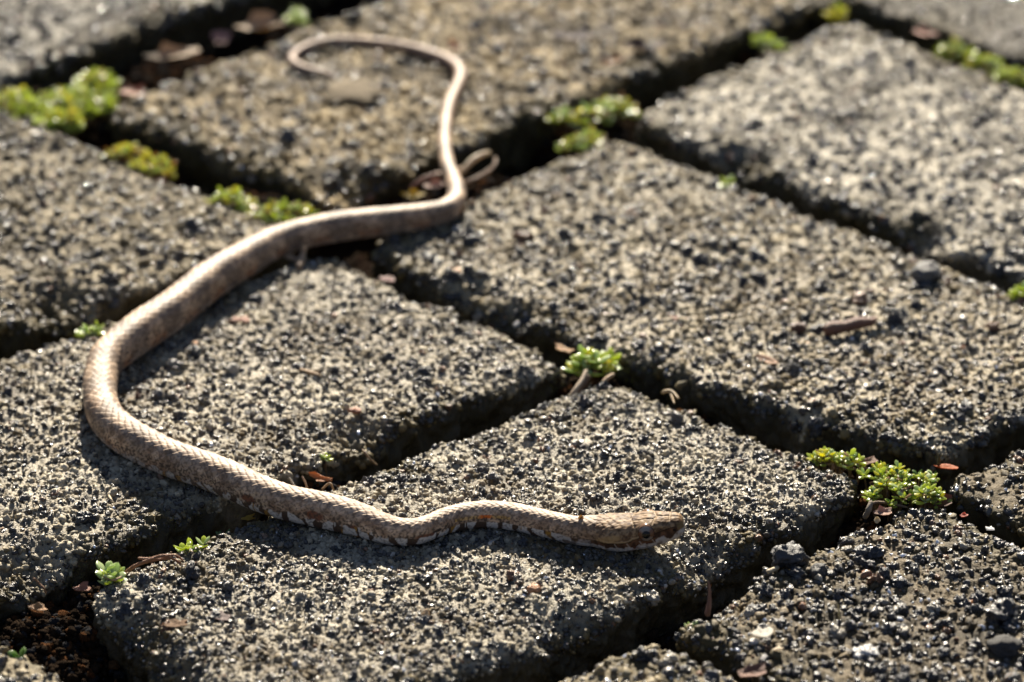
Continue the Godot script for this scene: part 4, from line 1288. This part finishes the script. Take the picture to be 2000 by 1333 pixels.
	var m50 := bumpy(mat(lin(0.620, 0.480, 0.220), 0.50), bump, 0.25, 7.0)
	strand("straw", "thin pale straw standing upright on the dark paver", "straw", [Vector3(74.9, 0.3, 136.3), Vector3(74.7, 1.8, 136.1), Vector3(74.4, 4.4, 135.4)], [0.34, 0.25, 0.08], m50, "", 7)
	var m51 := bumpy(mat(lin(0.660, 0.460, 0.260), 0.50), bump, 0.25, 7.0)
	strand("straw", "pale splinter inside the snake's loop near the middle", "straw", [Vector3(-55.3, 0.8, 17.2), Vector3(-52.5, 1.2, 19.4), Vector3(-49.8, 0.8, 20.3)], [0.35, 0.50, 0.35], m51, "", 7)
	var m52 := bumpy(mat(lin(0.780, 0.720, 0.600), 0.50), bump, 0.25, 7.0)
	strand("straw", "white splinter on the front paver's left part", "straw", [Vector3(-76.1, 0.8, 141.4), Vector3(-75.2, 1.2, 143.5), Vector3(-74.5, 0.8, 143.7)], [0.25, 0.38, 0.25], m52, "", 7)
	var m53 := bumpy(mat(lin(0.600, 0.480, 0.300), 0.50), bump, 0.25, 7.0)
	strand("straw", "tan splinter on the paver left of the snake's front loop", "straw", [Vector3(-98.1, 0.6, 81.0), Vector3(-97.4, 1.2, 83.5), Vector3(-96.8, 1.0, 84.6)], [0.28, 0.33, 0.20], m53, "", 7)
	var m54 := bumpy(mat(lin(0.520, 0.380, 0.200), 0.50), bump, 0.25, 7.0)
	strand("straw", "bent straw fork at the joint right of the glossy plant", "straw", [Vector3(38.3, 1.0, 30.2), Vector3(40.1, 1.6, 30.2), Vector3(41.4, 1.4, 31.0), Vector3(42.6, 1.0, 33.5)], [0.40, 0.50, 0.45, 0.30], m54, "", 7)
	var m55 := bumpy(mat(lin(0.480, 0.330, 0.160), 0.50), bump, 0.25, 7.0)
	strand("straw", "short straw foot under the bent straw fork", "straw", [Vector3(40.4, 1.4, 30.4), Vector3(41.1, 0.8, 33.1), Vector3(41.5, 0.4, 35.1)], [0.35, 0.33, 0.25], m55, "", 7)
	var m56 := bumpy(mat(lin(0.200, 0.110, 0.090), 0.55), bump, 0.25, 7.0)
	strand("thorn", "brown pointed thorn rising from the joint below the snake's head", "thorn", [Vector3(45.1, -3.0, 129.3), Vector3(45.3, 0.5, 130.8), Vector3(45.3, 4.5, 131.6), Vector3(44.9, 8.5, 132.3)], [0.75, 0.60, 0.38, 0.10], m56, "", 7)
	var m57 := bumpy(mat(lin(0.330, 0.250, 0.170), 0.70), bump, 0.25, 7.0)
	strand("twig", "grey brown twig under the glossy plant in the middle", "twig", [Vector3(14.0, -3.0, 29.0), Vector3(16.1, 0.0, 27.9), Vector3(18.2, 1.5, 24.1), Vector3(19.3, 2.5, 20.4)], [0.60, 0.80, 0.70, 0.50], m57, "", 7)
	var m58 := bumpy(mat(lin(0.200, 0.130, 0.080), 0.70), bump, 0.25, 7.0)
	strand("twig", "second brown stem beside the grey twig under the glossy plant", "twig", [Vector3(16.9, -3.0, 23.5), Vector3(18.5, -0.5, 23.1), Vector3(19.9, 1.5, 21.3)], [0.70, 0.80, 0.50], m58, "", 7)
	var m59 := bumpy(mat(lin(0.460, 0.320, 0.180), 0.60), bump, 0.25, 7.0)
	strand("twig", "tan stick right of the stems under the glossy plant", "twig", [Vector3(23.4, 0.5, 23.9), Vector3(24.9, 1.2, 22.4), Vector3(26.5, 1.5, 21.0)], [0.50, 0.60, 0.50], m59, "", 7)
	var m60 := bumpy(mat(lin(0.100, 0.080, 0.050), 0.60), bump, 0.25, 7.0)
	strand("twig", "black twig standing behind the orange leaf scrap", "twig", [Vector3(105.8, -2.0, 63.4), Vector3(105.4, 2.0, 66.5), Vector3(105.4, 4.5, 67.3)], [0.40, 0.35, 0.30], m60, "", 7)
	var m61 := bumpy(mat(lin(0.200, 0.140, 0.090), 0.70), bump, 0.25, 7.0)
	strand("twig", "dark root lying under the largest tuft", "twig", [Vector3(85.5, -3.0, 85.6), Vector3(87.3, 1.0, 85.5), Vector3(91.4, -1.0, 82.2), Vector3(96.2, -1.5, 83.3)], [0.50, 0.35, 0.35, 0.30], m61, "", 7)
	var m62 := bumpy(mat(lin(0.220, 0.180, 0.130), 0.80), bump, 0.25, 7.0)
	strand("twig", "grey bark strip below the largest tuft", "twig", [Vector3(85.3, -2.0, 87.5), Vector3(86.0, 0.5, 88.1), Vector3(86.9, 2.0, 85.8)], [0.70, 0.80, 0.50], m62, "", 7)
	var m63 := bumpy(mat(lin(0.620, 0.520, 0.360), 0.40), bump, 0.25, 7.0)
	m63.backlight_enabled = true
	m63.backlight = lin(0.40, 0.30, 0.18)
	strand("grass_blade", "pale bent grass blade right of the snake's upper bend", "grass blade", [Vector3(-16.7, 0.5, -100.1), Vector3(-14.2, 2.5, -101.5), Vector3(-11.2, 4.5, -104.6), Vector3(-8.2, 5.0, -107.4), Vector3(-6.3, 4.2, -109.8)], [0.40, 0.70, 0.95, 0.80, 0.30], m63, "dry grass blades behind the snake's upper bend", 7)
	var m64 := bumpy(mat(lin(0.400, 0.270, 0.180), 0.45), bump, 0.25, 7.0)
	m64.backlight_enabled = true
	m64.backlight = lin(0.30, 0.20, 0.12)
	strand("grass_blade", "brown hooked grass blade below the pale bent blade", "grass blade", [Vector3(-14.1, 0.5, -96.6), Vector3(-10.4, 1.5, -98.3), Vector3(-6.7, 2.5, -101.1), Vector3(-4.8, 3.8, -103.6), Vector3(-5.1, 4.4, -106.9)], [0.35, 0.50, 0.50, 0.42, 0.20], m64, "dry grass blades behind the snake's upper bend", 7)
	var m65 := bumpy(mat(lin(0.250, 0.130, 0.090), 0.55), bump, 0.25, 7.0)
	m65.backlight_enabled = true
	m65.backlight = lin(0.20, 0.10, 0.06)
	strand("grass_blade", "reddish brown stalk left of the snake's upper bend", "grass blade", [Vector3(-29.7, -1.0, -96.3), Vector3(-26.4, 1.0, -97.7), Vector3(-23.0, 2.0, -99.0), Vector3(-19.7, 1.5, -102.2)], [0.50, 0.70, 0.70, 0.50], m65, "dry grass blades behind the snake's upper bend", 7)
	var m66 := bumpy(mat(lin(0.440, 0.310, 0.200), 0.50), bump, 0.25, 7.0)
	m66.backlight_enabled = true
	m66.backlight = lin(0.30, 0.20, 0.12)
	strand("grass_blade", "short tan stalk crossing behind the snake's upper bend", "grass blade", [Vector3(-24.1, 1.0, -100.1), Vector3(-20.8, 2.2, -99.3), Vector3(-17.3, 2.0, -102.2), Vector3(-14.2, 1.5, -105.4)], [0.40, 0.60, 0.60, 0.40], m66, "dry grass blades behind the snake's upper bend", 7)
	var m67 := bumpy(mat(lin(0.500, 0.360, 0.230), 0.50), bump, 0.25, 7.0)
	m67.backlight_enabled = true
	m67.backlight = lin(0.40, 0.28, 0.16)
	strand("husk", "dry bract hanging under the snake's thick coil", "husk", [Vector3(-57.2, 4.5, -47.8), Vector3(-57.8, 2.5, -47.0), Vector3(-58.4, 1.2, -44.9), Vector3(-58.9, 0.8, -41.3)], [0.35, 0.70, 1.30, 0.90], m67, "", 7)
	var m68 := bumpy(mat(lin(0.460, 0.330, 0.200), 0.50), bump, 0.25, 7.0)
	m68.backlight_enabled = true
	m68.backlight = lin(0.40, 0.28, 0.16)
	scrap("husk", "tan husk beside the bract under the snake's thick coil", "husk", Vector3(-60.7, 1.2, -46.1), 0.92, 2.00, 0.50, 0.70, Vector3(0.30, -0.30, 0.00), m68, 1011, "", 11)
	var m69 := bumpy(mat(lin(0.300, 0.140, 0.070), 0.60), bump, 0.25, 7.0)
	strand("root_fibre", "long reddish root fibre arching beside the pale young plant", "root", [Vector3(-91.5, -1.0, 115.4), Vector3(-88.8, 1.5, 115.3), Vector3(-85.5, 3.0, 115.0), Vector3(-81.9, 4.0, 114.8), Vector3(-78.8, 3.5, 113.5), Vector3(-77.0, 1.5, 113.0)], [0.32, 0.32, 0.32, 0.32, 0.32, 0.12], m69, "dry root fibres at the lower left", 7)
	strand("root_fibre", "upper brown root fibre with a loose end towards the joint", "root", [Vector3(-87.6, 3.0, 113.9), Vector3(-84.9, 3.3, 114.6), Vector3(-81.9, 4.2, 114.7), Vector3(-79.3, 3.6, 113.3)], [0.32, 0.32, 0.32, 0.12], m69, "dry root fibres at the lower left", 7)
	strand("root_fibre", "lower brown root fibre running along the paver rim", "root", [Vector3(-91.0, -0.5, 115.7), Vector3(-87.6, 1.8, 115.1), Vector3(-83.7, 2.8, 114.5), Vector3(-79.9, 3.0, 114.1), Vector3(-77.7, 1.5, 113.5)], [0.32, 0.32, 0.32, 0.32, 0.12], m69, "dry root fibres at the lower left", 7)
	var m70 := bumpy(mat(lin(0.420, 0.280, 0.160), 0.60), bump, 0.25, 7.0)
	strand("root_fibre", "short pale root fibre in front of the pale young plant", "root", [Vector3(-95.5, 0.5, 117.8), Vector3(-92.8, 1.0, 120.3), Vector3(-90.6, 1.0, 118.6), Vector3(-89.5, 1.5, 117.6)], [0.32, 0.32, 0.32, 0.12], m70, "dry root fibres at the lower left", 7)
	strand("root_fibre", "thin root fibre fraying at the end of the bundle", "root", [Vector3(-85.9, 2.6, 114.8), Vector3(-82.5, 3.8, 114.9), Vector3(-79.6, 3.2, 114.2), Vector3(-78.3, 2.0, 114.3), Vector3(-76.5, 1.0, 113.6)], [0.20, 0.20, 0.20, 0.20, 0.12], m69, "dry root fibres at the lower left", 7)
	var m71 := bumpy(mat(lin(0.300, 0.170, 0.100), 0.60), bump, 0.25, 7.0)
	strand("root_fibre", "curled root hair standing in the dark hole at the lower left", "root", [Vector3(-108.3, -1.0, 123.0), Vector3(-108.4, 1.5, 124.7), Vector3(-109.3, 2.5, 124.5), Vector3(-110.3, 4.5, 125.3), Vector3(-110.6, 4.0, 125.6)], [0.28, 0.26, 0.22, 0.20, 0.10], m71, "dry root fibres at the lower left", 7)
	var m72 := bumpy(mat(lin(0.620, 0.580, 0.480), 0.50), bump, 0.25, 7.0)
	strand("stalk", "white thin stalk behind the snake's front loop", "stalk", [Vector3(-52.7, 0.0, 77.0), Vector3(-53.6, 1.5, 76.6), Vector3(-54.4, 3.0, 76.5)], [0.25, 0.22, 0.18], m72, "dry stalks in the joint behind the snake's neck", 7)
	var m73 := bumpy(mat(lin(0.420, 0.280, 0.180), 0.50), bump, 0.25, 7.0)
	strand("stalk", "brown upright stalk right of the white thin stalk", "stalk", [Vector3(-50.0, 0.0, 76.8), Vector3(-50.5, 1.8, 76.9), Vector3(-51.3, 3.2, 76.1)], [0.30, 0.28, 0.20], m73, "dry stalks in the joint behind the snake's neck", 7)
	var m74 := bumpy(mat(lin(0.300, 0.180, 0.080), 0.50), bump, 0.25, 7.0)
	strand("stalk", "forked brown stalk against the dark joint", "stalk", [Vector3(-46.5, -0.5, 76.7), Vector3(-45.3, 0.5, 75.9), Vector3(-44.3, 0.8, 75.9), Vector3(-43.5, -0.8, 77.2)], [0.30, 0.30, 0.28, 0.20], m74, "dry stalks in the joint behind the snake's neck", 7)
	var m75 := bumpy(mat(lin(0.280, 0.190, 0.110), 0.60), bump, 0.25, 7.0)
	strand("stalk", "long faint stalk along the dark side of the middle paver", "stalk", [Vector3(-33.7, -4.0, 58.7), Vector3(-35.4, -1.0, 60.6), Vector3(-36.6, 0.6, 60.1), Vector3(-37.4, 0.8, 58.9)], [0.30, 0.30, 0.26, 0.15], m75, "dry stalks in the joint behind the snake's neck", 7)
	var m76 := bumpy(mat(lin(0.360, 0.240, 0.100), 0.35), bump, 0.25, 7.0)
	m76.backlight_enabled = true
	m76.backlight = lin(0.50, 0.33, 0.12)
	scrap("husk", "clear brown husk stuck to the snake's neck", "husk", Vector3(16.5, 6.2, 102.5), 1.01, 1.10, 0.35, 0.80, Vector3(0.75, 0.40, 0.00), m76, 1014, "", 11)
	var m77 := bumpy(mat(lin(0.090, 0.060, 0.040), 0.50), bump, 0.25, 7.0)
	strand("bristle", "dark bristle sticking up from the husk on the snake's neck", "bristle", [Vector3(16.0, 6.6, 102.5), Vector3(16.5, 7.2, 102.3), Vector3(17.2, 7.6, 102.3)], [0.16, 0.14, 0.06], m77, "", 7)
	pass

func build_moss() -> void:
	# short moss on shaded paver edges
	var st := SurfaceTool.new()
	var xf: Array[Transform3D] = []
	var tint := PackedColorArray()
	for d in [[-9.7, -24.4, 4.6, 2.1, 420.0, -7.0, 0.0], [6.9, -11.9, 6.0, 2.1, 420.0, -7.0, 0.0], [-86.1, 139.4, 5.6, 6.7, 900.0, -10.0, -1.0], [-89.5, 147.8, 4.6, 5.9, 800.0, -13.0, -4.0], [-34.2, -50.1, 3.4, 1.8, 150.0, -6.0, -1.0], [50.5, -128.4, 3.6, 2.7, 200.0, -7.0, -1.0], [46.7, -186.1, 7.7, 4.1, 260.0, -8.0, -2.0], [-3.1, -138.7, 7.4, 3.5, 260.0, -8.0, -2.0], [47.9, 127.5, 2.8, 6.0, 260.0, -10.0, -2.0], [1.2, 147.8, 4.6, 1.8, 220.0, -8.0, -2.0], [79.4, 85.1, 5.9, 2.5, 280.0, -8.0, -2.0], [72.3, 47.6, 3.1, 1.3, 120.0, -7.0, -1.0], [121.6, -54.9, 6.8, 2.9, 160.0, -8.0, -2.0], [-104.7, -29.9, 10.0, 1.4, 160.0, -8.0, -2.0], [-46.1, -96.4, 4.7, 1.9, 120.0, -7.0, -2.0], [-100.7, -108.6, 4.8, 1.9, 200.0, -9.0, -2.0], [-18.3, -37.6, 5.6, 2.1, 260.0, -8.0, -2.0], [62.8, 35.7, 7.3, 2.0, 260.0, -8.0, -1.0], [82.9, -91.2, 8.2, 2.3, 200.0, -8.0, -2.0], [-12.9, 50.2, 7.2, 2.0, 260.0, -9.0, -2.0], [93.3, 82.7, 4.9, 2.2, 200.0, -8.0, -2.0], [114.3, 52.8, 5.1, 2.0, 160.0, -8.0, -2.0], [-71.4, 92.3, 5.9, 2.2, 220.0, -10.0, -3.0], [-34.4, 59.2, 5.1, 1.9, 200.0, -9.0, -2.0]]:
		for k in int(d[4]):
			var an := rng.randf() * TAU
			var q := sqrt(rng.randf())
			var p := Vector3(d[0] + cos(an) * q * d[2] - 1.0, 0, d[1] + sin(an) * q * d[3] + 4.0)
			p.y = d[5] + rng.randf() * (d[6] - d[5])
			var z := Vector3(rng.randf_range(-1, 1), rng.randf_range(0.1, 1.0), rng.randf_range(-0.3, 1)).normalized()
			var x := z.cross(Vector3(0.3, 0.2, 0.9)).normalized()
			var l := rng.randf_range(0.9, 2.0) * MM
			xf.append(Transform3D(Basis(x * l * 0.7, z.cross(x) * l * 0.7, z * l), p * MM))
			tint.append(Color(0.17, 0.135, 0.02).lerp(Color(0.07, 0.07, 0.014), rng.randf()) * rng.randf_range(0.6, 1.3))
	var mm := MultiMesh.new()
	mm.transform_format = MultiMesh.TRANSFORM_3D
	mm.use_colors = true
	mm.mesh = leaf_meshes[0]
	mm.instance_count = xf.size()
	for i in xf.size():
		mm.set_instance_transform(i, xf[i])
		mm.set_instance_color(i, tint[i])
	var m := mat(Color.WHITE, 0.8, 0.3)
	m.vertex_color_use_as_albedo = true
	var mi := MultiMeshInstance3D.new()
	mi.name = "moss"
	mi.multimesh = mm
	mi.material_override = m
	tag(mi, "short olive moss growing on the sides of the pavers", "moss")
	mi.set_meta("kind", "stuff")
	add_child(mi, true)
